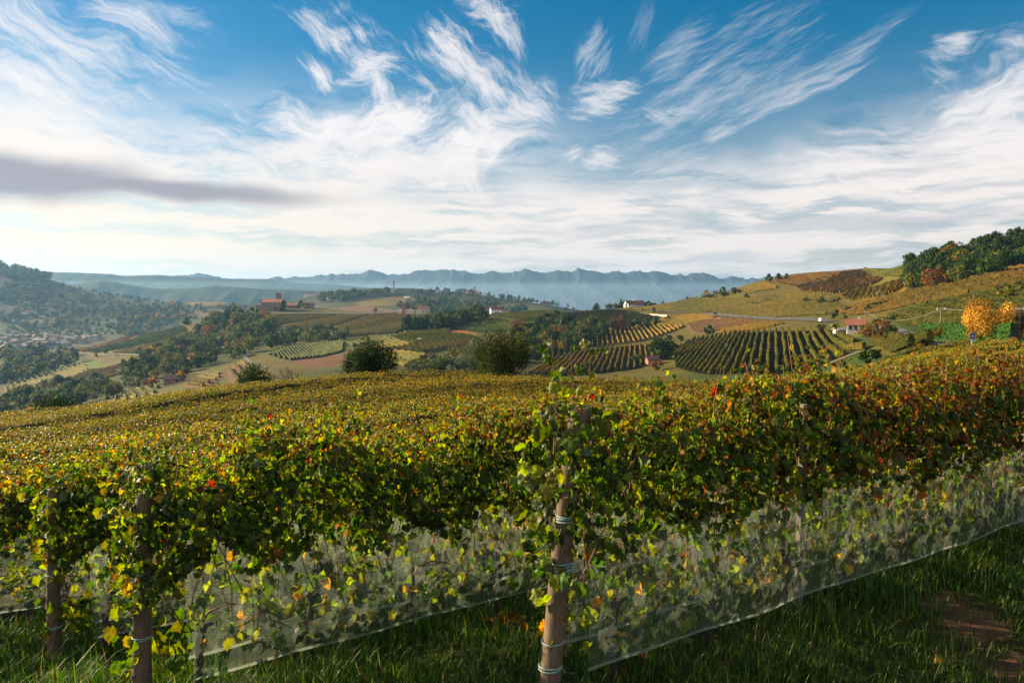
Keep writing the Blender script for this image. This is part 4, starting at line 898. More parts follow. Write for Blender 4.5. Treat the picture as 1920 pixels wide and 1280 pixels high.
# ------------------------------------------------------------------ buildings
def house(name, label, cat, px, py, ymin, w, d, h, deg, wm, rm, rh=None, wins=(), chimney=False, door=False, group=None, offset=None):
    p = at(px, py, ymin)
    if offset: p = p + Vector(offset)
    r_ = empty(name, p, R(deg)); rh = rh if rh is not None else d * .28
    hw, hd = w / 2, d / 2; m = MB()
    v = [(-hw, -hd, -2), (hw, -hd, -2), (hw, hd, -2), (-hw, hd, -2), (-hw, -hd, h), (hw, -hd, h), (hw, hd, h), (-hw, hd, h), (-hw, 0, h + rh), (hw, 0, h + rh)]
    m.add(v, [(0, 1, 5, 4), (2, 3, 7, 6)]); m.f += [(1, 2, 6, 9, 5), (3, 0, 4, 8, 7)]
    m.build('wall', wm, r_)
    o = .5; t = .22; m = MB(); s = rh / hd
    for sg in (-1, 1):
        a = [(-hw - o, sg * (hd + o), h - o * s + .02), (hw + o, sg * (hd + o), h - o * s + .02), (hw + o, 0, h + rh + .02), (-hw - o, 0, h + rh + .02)]
        a += [(x, y, z + t) for x, y, z in a]; m.add(a, [(0, 1, 2, 3), (7, 6, 5, 4), (0, 4, 5, 1), (1, 5, 6, 2), (3, 2, 6, 7), (0, 3, 7, 4)])
    ro = m.build('roof', rm, r_)
    if chimney:
        MB().box((w * .2 - .4, .3, h + rh * .3), (w * .2 + .4, 1.1, h + rh + 1.1)).build('chimney', wm, ro)
    for face, nc, nr in wins:
        L = w if face in 'sn' else d
        for i in range(nc):
            for j in range(nr):
                c = -L / 2 + L * (i + .5) / nc; z0 = h * (j + .32) / nr; ww, wh = min(1.2, L / nc * .5), min(1.5, h / nr * .5)
                fr, pn = MB(), MB()
                for mb_, e, th in ((fr, .12, .06), (pn, 0, .09)):
                    a0, a1 = c - ww / 2 - e, c + ww / 2 + e; zz0, zz1 = z0 - e, z0 + wh + e
                    if face == 's': mb_.box((a0, -hd - th, zz0), (a1, -hd + .02, zz1))
                    elif face == 'n': mb_.box((a0, hd - .02, zz0), (a1, hd + th, zz1))
                    elif face == 'w': mb_.box((-hw - th, a0, zz0), (-hw + .02, a1, zz1))
                    else: mb_.box((hw - .02, a0, zz0), (hw + th, a1, zz1))
                f_ = fr.build('window', M['grey'], r_); pn.build('pane', M['pane'], f_)
    if door: MB().box((-.6, -hd - .08, 0), (.6, -hd + .02, 2.2)).build('door', M['wooddoor'], r_)
    return tag(r_, label, cat, group)
# old villa with tower on the spur
vi = house('villa', 'old dark brick villa with square tower on the ridge between poplars', 'villa', 514, 583, 600, 25, 15, 11, -6, M['stone'], M['roof'], 3.5, (('s', 7, 3), ('w', 3, 3)), True, True)
MB().box((-21, -6, -2), (-12.6, 6, 7.5)).build('wing', M['stone'], vi)
m_ = MB(); m_.add([(-21.5, -6.5, 7.55), (-12.7, -6.5, 7.55), (-12.7, 6.5, 7.55), (-21.5, 6.5, 7.55), (-17, 0, 9.4)], [(0, 1, 2, 3)]); m_.f += [(0, 1, 4), (1, 2, 4), (2, 3, 4), (3, 0, 4)]; m_.build('roof', M['darkroof'], vi)
tw = MB().box((2.0, 1.5, 10), (6.8, 6.3, 20.5)).build('tower', M['stone'], vi)
m_ = MB(); m_.box((1.6, 1.1, 20.5), (7.2, 6.7, 21.2)); m_.box((2.2, 1.7, 21.2), (6.6, 6.1, 22.6)); m_.build('parapet', M['stone'], tw)
house('farmhouse', 'small farm building with red roof east of the brick villa', 'house', 550, 578, 600, 13, 8, 4, -8, M['stone'], M['roof'], 2.2, (('s', 4, 1),))
house('farmhouse', 'low dark farm building right of the small golden tree on the ridge', 'house', 580, 578, 600, 12, 8, 5, 10, M['stone'], M['darkroof'], 2.2, (('s', 4, 1),))
fb = house('farmhouse', 'long cream farmhouse with brown roof and little square tower on the ridge road', 'farmhouse', 783, 588, 500, 25, 11, 5, -4, M['cream'], M['darkroof'], 3.0, (('s', 8, 1),), True, True)
MB().box((-16.5, -3, -2), (-12.6, 3, 10.5)).build('tower', M['brickw'], fb); MB().box((-22, -3, -2), (-16.6, 3, 4.2)).build('wing', M['cream'], fb)
m_ = MB(); m_.add([(-17, -3.5, 10.55), (-12.1, -3.5, 10.55), (-12.1, 3.5, 10.55), (-17, 3.5, 10.55), (-14.5, 0, 12)], [(0, 1, 2, 3)]); m_.f += [(0, 1, 4), (1, 2, 4), (2, 3, 4), (3, 0, 4)]; m_.build('roof', M['darkroof'], fb)
for sx in (-6, 3): 
    MB().add([(sx - 3.4, -6.6, -2), (sx + 3.4, -6.6, -2), (sx + 3.4, -5.52, -2), (sx - 3.4, -5.52, -2), (sx - 3.4, -6.6, 4.2), (sx + 3.4, -6.6, 4.2), (sx + 3.4, -5.52, 4.2), (sx - 3.4, -5.52, 4.2), (sx, -6.6, 6.2), (sx, -5.52, 6.2)], [(0, 1, 5, 4), (1, 2, 6, 5), (3, 0, 4, 7), (4, 5, 8, 8), (4, 8, 9, 7), (5, 6, 9, 8)]).build('gable', M['cream'], fb)
hb = house('farmhouse', 'white house with hipped red brown roof beside the yellow trees', 'house', 931, 588, 500, 13, 9, 4.8, 12, M['white'], M['darkroof'], 2.6, (('s', 4, 2), ('w', 2, 2)), True, True)
MB().box((3, -8.5, -2), (9, -4.52, 2.8)).build('porch', M['white'], hb)
house('shed', 'low dark shed right of the white house', 'shed', 948, 588, 500, 9, 6, 2.6, 4, M['grey'], M['darkroof'], 1.2)
hr = house('house', 'tall white house with long red roof on the ridge beside dark conifers', 'house', 1183, 574, 400, 12, 9, 5.6, 22, M['white'], M['darkroof'], 3.0, (('w', 2, 2), ('s', 4, 2)), True)
house('house', 'red roofed house attached right of the white gabled house', 'house', 1197, 574, 400, 9.5, 8, 5, 12, M['cream'], M['roof'], 3.0, (('s', 4, 2),))
house('shed', 'tiny white shed left of the ridge house trees', 'shed', 1100, 579, 500, 6, 5, 2.6, 0, M['white'], M['darkroof'], 1.2)
fr_ = house('farmhouse', 'small red roofed farmhouse above the end of the striped vine rows', 'house', 1604, 622, 190, 5.6, 5, 2.7, -24, M['grey'], M['roof'], 1.6, (('w', 2, 1), ('s', 3, 1)), True)  # grey plaster here puts the shade on a white wall into its colour
house('shed', 'long low grey roofed shed in front of the red roofed farmhouse', 'shed', 1585, 624, 190, 7.5, 4, 1.2, 4, M['grey'], M['metal'], .5)
house('hut', 'small reddish brick hut beside the lone round tree', 'hut', 1222, 684, 220, 5.0, 4, 2.8, 10, M['brickw'], M['darkroof'], 1.2)
house('hut', 'tiny white field hut at the dark vine edge', 'hut', 786, 640, 300, 2.0, 2, 1.6, 10, M['white'], M['grey'], .5)
house('barn', 'long brown roofed barn in the wood under the field edge', 'barn', 327, 718, 200, 9.5, 6, 3.0, 8, M['brickw'], M['darkroof'], 2.0, (('s', 2, 1),))
house('shed', 'low shed under blue sheeting by the yellow trees', 'shed', 342, 660, 400, 10, 6, 2.2, 6, M['grey'], M['tarp'], 1.4)
house('villa', 'white country house alone on the hazy far hillside', 'house', 52, 590, 1300, 22, 12, 6, 10, M['white'], M['roof'], 3.0, (('s', 5, 2),))
house('house', 'white house on the skyline knoll beside the mist', 'house', 577, 556, 1000, 22, 12, 7, 8, M['white'], M['darkroof'], 3.5, (('s', 5, 2),))
house('house', 'brown roofed house beside the white skyline house', 'house', 588, 556, 1000, 12, 9, 5, 0, M['cream'], M['roof'], 3.0)
for i, (px, py, w, mt, lb) in enumerate([(618, 564, 12, 'white', 'small white box of a farm shed under the hill wood'), (634, 563, 26, 'grey', 'long grey farm shed under the hill wood'), (645, 562, 18, 'stone', 'dark farm building under the hill wood'),
                              (728, 548, 32, 'grey', 'long pale farm building below the hilltop tower'), (788, 545, 14, 'blue', 'bluish house below the crest of the tower hill'), (818, 549, 10, 'white', 'tiny white house on the village hill slope'),
                              (763, 562, 14, 'grey', 'grey roofed farm in the middle of the tower hill'), (910, 554, 10, 'white', 'tiny pale house on the crest right of the village'), (985, 558, 24, 'stone', 'long dark shed on the far end of the hill crest'), (1022, 562, 26, 'brickw', 'red brown shed on the far end of the hill crest')]):
    house('farm_building', lb, 'building', px, py, 1000, w, 9, 6, 5 - i * 3, M[mt], M['darkroof'] if i % 2 else M['grey'], 2.0)
# tower and village on the far hill
p = at(738, 543, 1400); tr = empty('lookout_tower', p); k_ = p.y / F
m_ = MB(); m_.tube([(0, 0, -3), (0, 0, 16 * k_ * .8)], [2.0 * k_ * .8, 1.4 * k_ * .8], 12); m_.build('shaft', M['stone'], tr)
m_ = MB(); m_.tube([(0, 0, 12.6 * k_), (0, 0, 13.4 * k_), (0, 0, 15.6 * k_), (0, 0, 16.6 * k_)], [1.2 * k_, 2.1 * k_, 2.1 * k_, .8 * k_], 12); m_.build('belvedere', M['stone'], tr)
MB().box((-5 * k_, -3, -3), (6 * k_, 3, 1.6 * k_)).build('plinth', M['grey'], tr)
tag(tr, 'slim stone lookout tower on the crown of the far hill', 'tower')
g_ = random.Random(5)
for i in range(11):
    px = 868 + i * 3.2 + g_.uniform(-1, 1); py = 546.5 - 2.6 * exp(-((px - 887) / 9) ** 2) + g_.uniform(0, 1.2)
    house('village_house', ['cream house with red roof packed in the hilltop village', 'brick house with red roof packed in the hilltop village', 'pale house with brown roof packed in the hilltop village'][i % 3], 'house', px, py, 1400, g_.uniform(7, 11), 8, g_.uniform(5, 9), g_.uniform(-30, 30), M[['cream', 'brickw', 'white'][i % 3]], M[['roof', 'roof', 'darkroof'][i % 3]], 2.5, group=['cream village houses', 'brick village houses', 'pale village houses'][i % 3])
p = at(890, 545, 1400); ch = empty('church', p); MB().box((-3, -3, -2), (3, 3, 17)).build('bell_tower', M['cream'], ch)
m_ = MB(); m_.add([(-3.3, -3.3, 17.02), (3.3, -3.3, 17.02), (3.3, 3.3, 17.02), (-3.3, 3.3, 17.02), (0, 0, 24)], [(0, 1, 2, 3)]); m_.f += [(0, 1, 4), (1, 2, 4), (2, 3, 4), (3, 0, 4)]; m_.build('spire', M['roof'], ch)
MB().box((3.02, -4, -2), (16, 4, 9)).build('nave', M['cream'], ch); tag(ch, 'church with pointed bell tower in the hilltop village', 'church')
# the town in the valley
for nm_, c_ in (('town_white_shaded', (.36, .34, .31)), ('town_cream_shaded', (.30, .24, .17)), ('town_grey_shaded', (.22, .22, .22)), ('town_brick_shaded', (.16, .075, .055)), ('town_roof_shaded', (.115, .05, .035)), ('town_darkroof_shaded', (.06, .034, .028))): M[nm_] = plain(nm_, c_, .85, .3, .4)  # darker copies of wall and roof colours, with the hill's shade painted in
TW = [('town_cream_shaded', 'town_roof_shaded', 'cream house with red roof in the valley town'), ('town_white_shaded', 'town_darkroof_shaded', 'white house with brown roof in the valley town'), ('town_grey_shaded', 'town_darkroof_shaded', 'grey house with dark roof in the valley town'), ('town_brick_shaded', 'town_roof_shaded', 'red brick house in the valley town'), ('town_white_shaded', 'town_grey_shaded', 'pale flat roofed building in the valley town')]
placed = []
for i in range(600):
    px, py = g_.uniform(-5, 185), g_.uniform(634, 657)
    if py > 657 - max(0, (px - 90)) * .20 or any(abs(px - a_) < 6.0 and abs(py - b_) < 3.0 for a_, b_ in placed): continue
    placed.append((px, py)); wv, rv, lb = TW[g_.randrange(5)]
    house('town_house', lb, 'house', px, py, 1100, g_.uniform(8, 15), g_.uniform(7, 10), g_.uniform(4.5, 8.5), g_.uniform(-40, 40), M[wv], M[rv], None if rv != 'town_grey_shaded' else .8, group=lb.replace(' in the', 's in the'))
    if len(placed) > 62: break
house('apartment_block', 'large tan block at the left end of the valley town', 'building', 4, 645, 1100, 24, 14, 13, 5, M['town_cream_shaded'], M['town_grey_shaded'], .8, (('s', 6, 4),))
house('factory', 'long pale factory hall with white roof in the valley town', 'building', 75, 646, 1100, 22, 14, 10, 8, M['town_grey_shaded'], M['town_white_shaded'], 1.5, (('s', 6, 2),))
cb = house('church', 'white church with square bell tower above the town roofs', 'church', 95, 640, 1100, 14, 9, 10, 0, M['cream'], M['roof'], 3.0)
MB().box((-11, -2.5, -2), (-7.02, 2.5, 17)).build('bell_tower', M['white'], cb)

# ------------------------------------------------------------------ roadside things
def wall_run(label, pix, ymin, h, th=.6):
    pts = [at(px, py, ymin) for px, py in pix]; m = MB()
    for a_, b_ in zip(pts, pts[1:]):
        d = (b_ - a_).normalized(); n_ = Vector((-d.y, d.x, 0)) * th / 2
        q = [a_ - n_, b_ - n_, b_ + n_, a_ + n_]; lo = [(*x.xy, x.z - 1) for x in q]; hi_ = [(*x.xy, x.z + h) for x in q]
        m.add(lo + hi_, [(0, 3, 2, 1), (4, 5, 6, 7), (0, 1, 5, 4), (1, 2, 6, 5), (2, 3, 7, 6), (3, 0, 4, 7)])
    return tag(m.build('retaining_wall', M['wall_cream'], None), label, 'wall')
wall_run('long cream retaining wall below the road to the ridge house', [(1172, 588), (1200, 590), (1228, 592), (1254, 594)], 350, 1.5)
wall_run('short cream retaining wall under the road bend', [(1313, 598), (1333, 600), (1351, 601)], 300, 1.6)
POLES = []
def pole(px, ptop, pbase, ymin, ymax, label):
    p = at(px, pbase, ymin, ymax); h = (pbase - ptop) * p.y / F
    r_ = empty('utility_pole', p); MB().tube([(0, 0, -1), (0, 0, h)], [.15, .10], 10).build('shaft', M['concrete'], r_)
    m = MB(); m.box((-.75, -.05, h - .3), (.75, .05, h - .18)); m.build('crossarm', M['metal'], r_)
    for sx in (-.6, 0, .6): MB().tube([(sx, 0, h - .18), (sx, 0, h + .02)], .05, 6).build('insulator', M['white'], r_)
    tag(r_, label, 'utility pole', 'utility poles along the road'); POLES.append(p + Vector((0, 0, h - .1)))
pole(1623, 584, 630, 140, 400, 'grey utility pole beside the red roofed farmhouse')
pole(1762, 577, 640, 90, 400, 'grey utility pole behind the orange brown shrub and hedge')
pole(1909, 577, 648, 86, 400, 'grey utility pole right of the bright yellow tree')
POLES.append(POLES[-1] + (POLES[-1] - POLES[-2]) * 1.0)
for a_, b_, lb in zip(POLES, POLES[1:], ['sagging cable between the farmhouse pole and the hedge pole', 'sagging cable between the hedge pole and the yellow tree pole', 'cable leaving the yellow tree pole past the frame']):
    m = MB()
    path = [tuple(a_.lerp(b_, t / 14) - Vector((0, 0, 4 * (t / 14) * (1 - t / 14) * (b_ - a_).length * .022))) for t in range(15)]
    m.tube(path, .020, 5); tag(m.build('power_line', M['wire'], None), lb, 'cable')
# trimmed hedge
ha, hb_ = at(1730, 645, 88, 140), at(1900, 652, 80, 140); hl = (hb_ - ha).length; hd_ = (hb_ - ha).normalized(); hn = Vector((-hd_.y, hd_.x, 0))
g = np.random.default_rng(77); n = 16000
fc = g.choice(3, n, p=[.5, .3, .2]); s_ = g.uniform(0, hl, n); t_ = np.where(fc == 0, -.6, np.where(fc == 1, g.uniform(-.6, .6, n), .6)); HH = 37 * ha.y / F
hz = np.where(fc == 1, HH, g.uniform(0, HH, n)) + .10 * np.sin(s_ * 1.3) + .07 * np.sin(s_ * 3.7) ; t_ = t_ + g.normal(0, .07, n)
pos = np.stack([ha.x + hd_.x * s_ + hn.x * t_, ha.y + hd_.y * s_ + hn.y * t_, ha.z + (hb_.z - ha.z) * s_ / hl + hz + g.normal(0, .06, n)], 1)
nr = np.where((fc == 1)[:, None], np.array([[0, 0, 1.]]), np.array([[-hn.x, -hn.y, .2]]) * np.where(fc == 2, -1, 1)[:, None]) + g.normal(0, .5, (n, 3))
V_, T_ = scatter(KITE[0], KITE[1], pos, basis(nr, g.normal(size=(n, 3)) + [0, 0, 1]), g.uniform(.12, .26, n))
c = np.repeat(np.array([[.045, .12, .022]]) * (1 + .3 * g.standard_normal((n, 1))).clip(.3, 1.8), 4, 0)
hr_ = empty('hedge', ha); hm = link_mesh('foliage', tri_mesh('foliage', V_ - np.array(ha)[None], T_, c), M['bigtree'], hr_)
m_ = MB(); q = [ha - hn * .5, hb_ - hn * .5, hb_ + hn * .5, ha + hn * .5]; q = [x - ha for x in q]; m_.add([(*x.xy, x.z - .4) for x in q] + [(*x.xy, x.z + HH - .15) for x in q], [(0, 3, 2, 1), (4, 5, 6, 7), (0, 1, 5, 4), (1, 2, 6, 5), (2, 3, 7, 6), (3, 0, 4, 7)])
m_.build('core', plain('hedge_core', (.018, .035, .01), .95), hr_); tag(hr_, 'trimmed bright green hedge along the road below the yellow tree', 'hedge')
# blue road sign
p = at(1822, 650, 76, 120); k_ = p.y / F; sg = empty('road_sign', p)
MB().tube([(0, 0.05, -.5), (0, 0.05, 24 * k_)], .05, 8).build('post', M['metal'], sg)
MB().box((-4.6 * k_, -.02, 14 * k_), (4.6 * k_, .02, 25.5 * k_)).build('panel', M['blue'], sg)
m_ = MB(); m_.add([(-2.9 * k_, -.027, 18.2 * k_), (2.9 * k_, -.027, 18.2 * k_), (0, -.027, 23.6 * k_)], []); m_.f.append((0, 1, 2)); m_.build('triangle', M['red'], sg)
m_ = MB(); m_.add([(-1.7 * k_, -.031, 18.9 * k_), (1.7 * k_, -.031, 18.9 * k_), (0, -.031, 22.3 * k_)], []); m_.f.append((0, 1, 2)); m_.build('triangle_field', M['white'], sg)
MB().box((-4.2 * k_, -.02, 10.2 * k_), (4.2 * k_, .02, 13.4 * k_)).build('plate', M['white'], sg)
MB().box((-3.4 * k_, -.027, 11.3 * k_), (3.4 * k_, -.021, 12.2 * k_)).build('bar', M['blue'], sg)
tag(sg, 'blue road sign with red triangle and white plate before the hedge', 'road sign')
# vehicles
def car(label, px, py, ymin, L, H, deg, body, van=False):
    p = at(px, py, ymin); r_ = empty('van' if van else 'car', p + Vector((0, 0, .25)), R(deg)); w = .85
    pr = [(-L / 2, .25), (L / 2, .25), (L / 2, .85), (L * .36, .95), (L * (.30 if van else .18), H), (-L * (.48 if van else .30), H), (-L * .5, .9)]
    m = MB(); n = len(pr); m.v = [(x, -w, z) for x, z in pr] + [(x, w, z) for x, z in pr]; m.f = [tuple(range(n)), tuple(range(2 * n - 1, n - 1, -1))] + [(i, i + n, (i + 1) % n + n, (i + 1) % n) for i in range(n)]
    m.build('body', M[body], r_)
    MB().box((-L * .25, -w - .02, .98), (L * .22, w + .02, H - .15)).build('windows' if False else 'window', M['pane'], r_)
    for sx in (-.32, .32):
        for sy in (-w, w): MB().tube([(L * sx, sy - .08, .3), (L * sx, sy + .08, .3)], .31, 12).build('wheel', M['rubber'], r_)
    return tag(r_, label, 'van' if van else 'car')
car('white van parked on the road left of the red roofed farmhouse', 1543, 604, 240, 3.4, 1.6, 10, 'carwhite', True)
car('white car by the bend behind the spreading brown tree', 1655, 619, 150, 4.2, 1.5, 50, 'carwhite')
car('dark blue car on the hillside road', 1340, 590, 350, 4.2, 1.6, 5, 'blue')
car('white van on the farm track across the valley', 219, 667, 500, 5.5, 2.4, 5, 'carwhite', True)

# ------------------------------------------------------------------ the near vineyard
RZ = R(32.0)
def uv(u, v):
    x = ROW0[0] + ROWD[0] * u + ROWN[0] * v; y = ROW0[1] + ROWD[1] * u + ROWN[1] * v
    return np.stack([np.asarray(x), np.asarray(y), ground_z(x, y)], -1)
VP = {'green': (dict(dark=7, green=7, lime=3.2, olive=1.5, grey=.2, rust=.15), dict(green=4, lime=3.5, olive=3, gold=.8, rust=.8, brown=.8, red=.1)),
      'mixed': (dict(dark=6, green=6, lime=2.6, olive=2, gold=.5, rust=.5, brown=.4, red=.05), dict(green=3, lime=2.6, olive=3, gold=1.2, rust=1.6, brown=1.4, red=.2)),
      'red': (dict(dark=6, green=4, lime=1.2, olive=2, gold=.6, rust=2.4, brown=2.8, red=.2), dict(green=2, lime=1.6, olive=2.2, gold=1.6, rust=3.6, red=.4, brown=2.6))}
def foliage(kind, seed, ncan=1000, nlow=120, ntop=300):
    g = np.random.default_rng(seed); pal, topp = VP[kind]
    zt = 1.98 + g.uniform(-.06, .06)
    x = g.uniform(-.62, .62, ncan); f = g.beta(1.25, 1.15, ncan); lowedge = 1.12 + .14 * np.sin(x * 7 + seed) + g.normal(0, .05, ncan)
    z = lowedge + (zt - lowedge) * f
    env = .30 - .16 * np.abs(f - .45) ** 1.3 + .06 * np.sin(x * 9 + z * 7 + seed)
    sg = np.where(g.random(ncan) < .5, -1., 1.); y = sg * env * g.uniform(.35, 1.1, ncan) ** .6
    P_ = [np.stack([x, y, z], 1)]; N_ = [np.stack([g.normal(0, .7, ncan), sg * .9 + g.normal(0, .4, ncan), .3 + .7 * f ** 3 + g.normal(0, .5, ncan)], 1)]; C = [colours(ncan, pal, g)]
    gap = np.sin(x * 11 + 3 * np.sin(z * 8 + seed) + seed * 1.7) * np.sin(z * 12 + 2 * np.sin(x * 9) + seed); z = z + .09 * gap; P_[0][:, 2] = z; P_[0][:, 0] += .05 * np.cos(z * 13 + x * 8 + seed)
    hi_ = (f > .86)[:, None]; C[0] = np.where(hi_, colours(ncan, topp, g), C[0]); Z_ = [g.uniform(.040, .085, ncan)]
    x = g.uniform(-.6, .6, nlow); z = g.uniform(.38, 1.2, nlow) ; sg = np.where(g.random(nlow) < .5, -1., 1.)
    P_.append(np.stack([x, sg * g.uniform(.02, .17, nlow), z], 1)); N_.append(np.stack([g.normal(0, .6, nlow), sg, .2 + g.normal(0, .5, nlow)], 1)); C.append(colours(nlow, dict(green=5, lime=4, olive=2, yellow=.35, gold=.3, rust=.3), g)); Z_.append(g.uniform(.06, .12, nlow))
    x = g.uniform(-.6, .6, ntop); z = zt - .06 + np.abs(g.normal(0, .14, ntop)) + .08 * np.sin(x * 6 + seed)
    P_.append(np.stack([x, g.normal(0, .12, ntop), z], 1)); N_.append(g.normal(0, .6, (ntop, 3)) + np.array([0, 0, .8])); C.append(colours(ntop, topp, g)); Z_.append(g.uniform(.022, .055, ntop))
    P_, N_, C, Z_ = map(np.concatenate, (P_, N_, C, Z_)); n = len(P_)
    tip = np.stack([g.normal(0, .5, n), N_[:, 1] * .25 + g.normal(0, .25, n), -1 + g.normal(0, .35, n)], 1)
    Rm = basis(N_, tip); which = g.integers(0, len(LEAVES), n)
    return P_, Rm, Z_, C, which
def join_leaves(P_, Rm, Z_, C, which):
    VV, TT, CC, b_ = [], [], [], 0
    for i, (tv_, tf_) in enumerate(LEAVES):
        k = which == i
        if not k.any(): continue
        V_, T_ = scatter(tv_, tf_, P_[k], Rm[k], Z_[k] * 1.12); VV.append(V_); TT.append(T_ + b_); b_ += len(V_)
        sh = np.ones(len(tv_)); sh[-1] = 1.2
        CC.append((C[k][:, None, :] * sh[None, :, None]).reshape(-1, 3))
    return np.concatenate(VV), np.concatenate(TT), np.concatenate(CC).clip(.004, 1)
def trunk_mesh(seed):
    g = random.Random(seed); m = MB(); w = lambda s: g.uniform(-s, s)
    pth = [(w(.02), w(.01), -.06), (w(.03), w(.02), .12), (w(.04), w(.02), .28), (w(.03), w(.02), .42), (w(.03), 0, .55), (.02, 0, .64)]
    m.tube(pth, [.040, .034, .030, .033, .036, .026], 9)
    hx = g.choice([-1, 1]); m.tube([pth[4], (hx * .07, w(.02), .62), (hx * .12, w(.02), .60)], [.026, .02, .011], 7)
    return m
def cane_mesh(seed):
    g = random.Random(seed); d = g.choice([-1, 1])
    return MB().tube([(0, 0, .60), (d * .08, .01, .72), (d * .22, 0, .76), (d * .40, -.01, .70), (d * .56, 0, .58)], [.011, .010, .009, .008, .006], 6)
def shoot_mesh(seed):
    g = random.Random(seed); x0 = g.uniform(-.5, .5); a = [x0, g.uniform(-.03, .03), .66]; pth = [tuple(a)]; top_ = g.uniform(1.75, 2.42)
    vx, vy = g.uniform(-.10, .10), g.uniform(-.10, .10); k = 6
    for i in range(k):
        a[2] += (top_ - .66) / k; a[0] += vx + g.uniform(-.035, .035); a[1] += vy * .4 + g.uniform(-.03, .03); a[1] = max(-.2, min(.2, a[1])); pth.append(tuple(a))
    return MB().tube(pth, [.0058, .0055, .005, .0045, .004, .0034, .002], 5)
def shared(mb_, name, m, smooth=True):
    me = bpy.data.meshes.new(name); me.from_pydata(mb_.v, [], mb_.f); me.update(); me.materials.append(m)
    if smooth: me.polygons.foreach_set('use_smooth', [True] * len(me.polygons))
    return me
FOL = {}
for kd, sds in (('green', (1, 2, 3, 4)), ('mixed', (11, 12, 13, 14)), ('red', (21, 22, 23, 24))):
    FOL[kd] = []
    for sd in sds:
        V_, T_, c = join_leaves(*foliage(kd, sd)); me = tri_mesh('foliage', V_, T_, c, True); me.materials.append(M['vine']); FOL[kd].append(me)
TRK = [shared(trunk_mesh(i), 'trunk', M['vinebark']) for i in range(5)]; CAN = [shared(cane_mesh(i), 'cane', M['cane']) for i in range(5)]; SHO = [shared(shoot_mesh(i), 'shoot', M['cane']) for i in range(16)]
def grapevine(u, v, kind, label, group, nsh, g):
    p = uv(u, v); r_ = empty('grapevine', tuple(p), RZ + g.uniform(-.04, .04)); 
    if g.random() < .5: r_.rotation_euler[2] += pi
    r_.scale = (1, g.uniform(.85, 1.15), g.uniform(.93, 1.07))
    link_mesh('trunk', g.choice(TRK), None, r_); link_mesh('cane', g.choice(CAN), None, r_); link_mesh('foliage', g.choice(FOL[kind]), None, r_)
    for me in g.sample(SHO, nsh): link_mesh('shoot', me, None, r_)
    return tag(r_, label, 'grapevine', group)
g_ = random.Random(99)
ORD = ['end', 'second', 'third', 'fourth', 'fifth', 'sixth', 'seventh', 'eighth', 'ninth', 'tenth', 'eleventh', 'twelfth']
def ordn(i): return ORD[i] if i < len(ORD) else None
RWS = [(0.0, 0.50, 8.4, 'nearest', 9), (2.4, -1.98, 15.5, 'second', 8), (4.8, -2.62, 22.0, 'third', 6), (7.2, -9.0, 26.0, 'fourth', 4)]
VSTEP = .98
for v, ua, ub, nm, nsh in RWS:
    i = 0; u = ua
    while u < ub:
        if v == 0: kd = 'green' if i < 1 else ('mixed' if i < 2 else g_.choice(['mixed', 'red', 'red', 'red']))
        elif v == 2.4: kd = 'green' if i < 3 else g_.choice(['green', 'mixed', 'mixed'])
        else: kd = g_.choice(['green', 'mixed', 'mixed'])
        od = ordn(i)
        if v == 7.2: lb, gp = 'leafy grapevine in the fourth vine row from the camera', 'grapevines of the fourth row'
        elif i == 0: lb, gp = f'grapevine at the wooden end post of the {nm} row', f'grapevines of the {nm} row'
        elif od and i < 8: lb, gp = f'{od} grapevine from the end post in the {nm} netted row', f'grapevines of the {nm} row'
        else: lb, gp = f'grapevine far along the {nm} netted row', f'grapevines of the {nm} row'
        grapevine(u, v, kd, lb, gp, nsh, g_); u += VSTEP * g_.uniform(.95, 1.05); i += 1
# extra tendrils of leaves round the end posts
for v, u0, n, nm in ((0.0, 0.05, 150, 'nearest'), (2.4, -2.26, 130, 'second'), (4.8, -2.9, 70, 'third')):
    g = np.random.default_rng(int(v * 10) + 3); p0 = uv(u0, v); z = g.beta(2.2, 1.0, n) * 1.5 + .6
    P_ = np.stack([g.normal(-.19, .07, n) + .16 * (z > 1.72), g.normal(.02, .12, n), z], 1); N_ = np.stack([-.9 + g.normal(0, .5, n), -.7 + g.normal(0, .5, n), .3 + g.normal(0, .4, n)], 1)
    tip = np.stack([g.normal(-.3, .4, n), g.normal(0, .3, n), -1 + g.normal(0, .3, n)], 1)
    if v == 0: P_[:34] = np.stack([np.repeat([-.10, .06, .22], [14, 10, 10]) + g.normal(0, .05, 34), g.normal(0, .04, 34), g.uniform(2.0, 2.52, 34)], 1)
    V_, T_, c = join_leaves(P_, basis(N_, tip), g.uniform(.06, .115, n) * np.where((P_[:, 2] > 2.0), .7, 1), colours(n, dict(green=5, lime=3, grey=2, dark=2, olive=1), g), g.integers(0, len(LEAVES), n))
    r_ = empty('vine_tendril', tuple(p0), RZ); link_mesh('foliage', tri_mesh('foliage', V_, T_, c, True), M['vine'], r_)
    MB().tube([(.02, .0, .3), (-.10, -.05, .8), (-.14, -.02, 1.3), (-.08, 0, 1.8), (-.16, .0, 2.15)], [.006, .006, .005, .004, .002], 5).build('shoot', M['cane'], r_)
    if v == 0:      # tall shoots standing above the post
        for k_, (sx, zt_) in enumerate(((-.10, 2.55), (.06, 2.42), (.22, 2.38))):
            MB().tube([(sx, 0, 1.7), (sx + .03, .02, 2.05), (sx - .02, .0, zt_)], [.005, .004, .002], 5).build('shoot', M['cane'], r_)
    tag(r_, f'trailing vine shoot with pale leaves hanging round the {nm} end post', 'vine shoot')
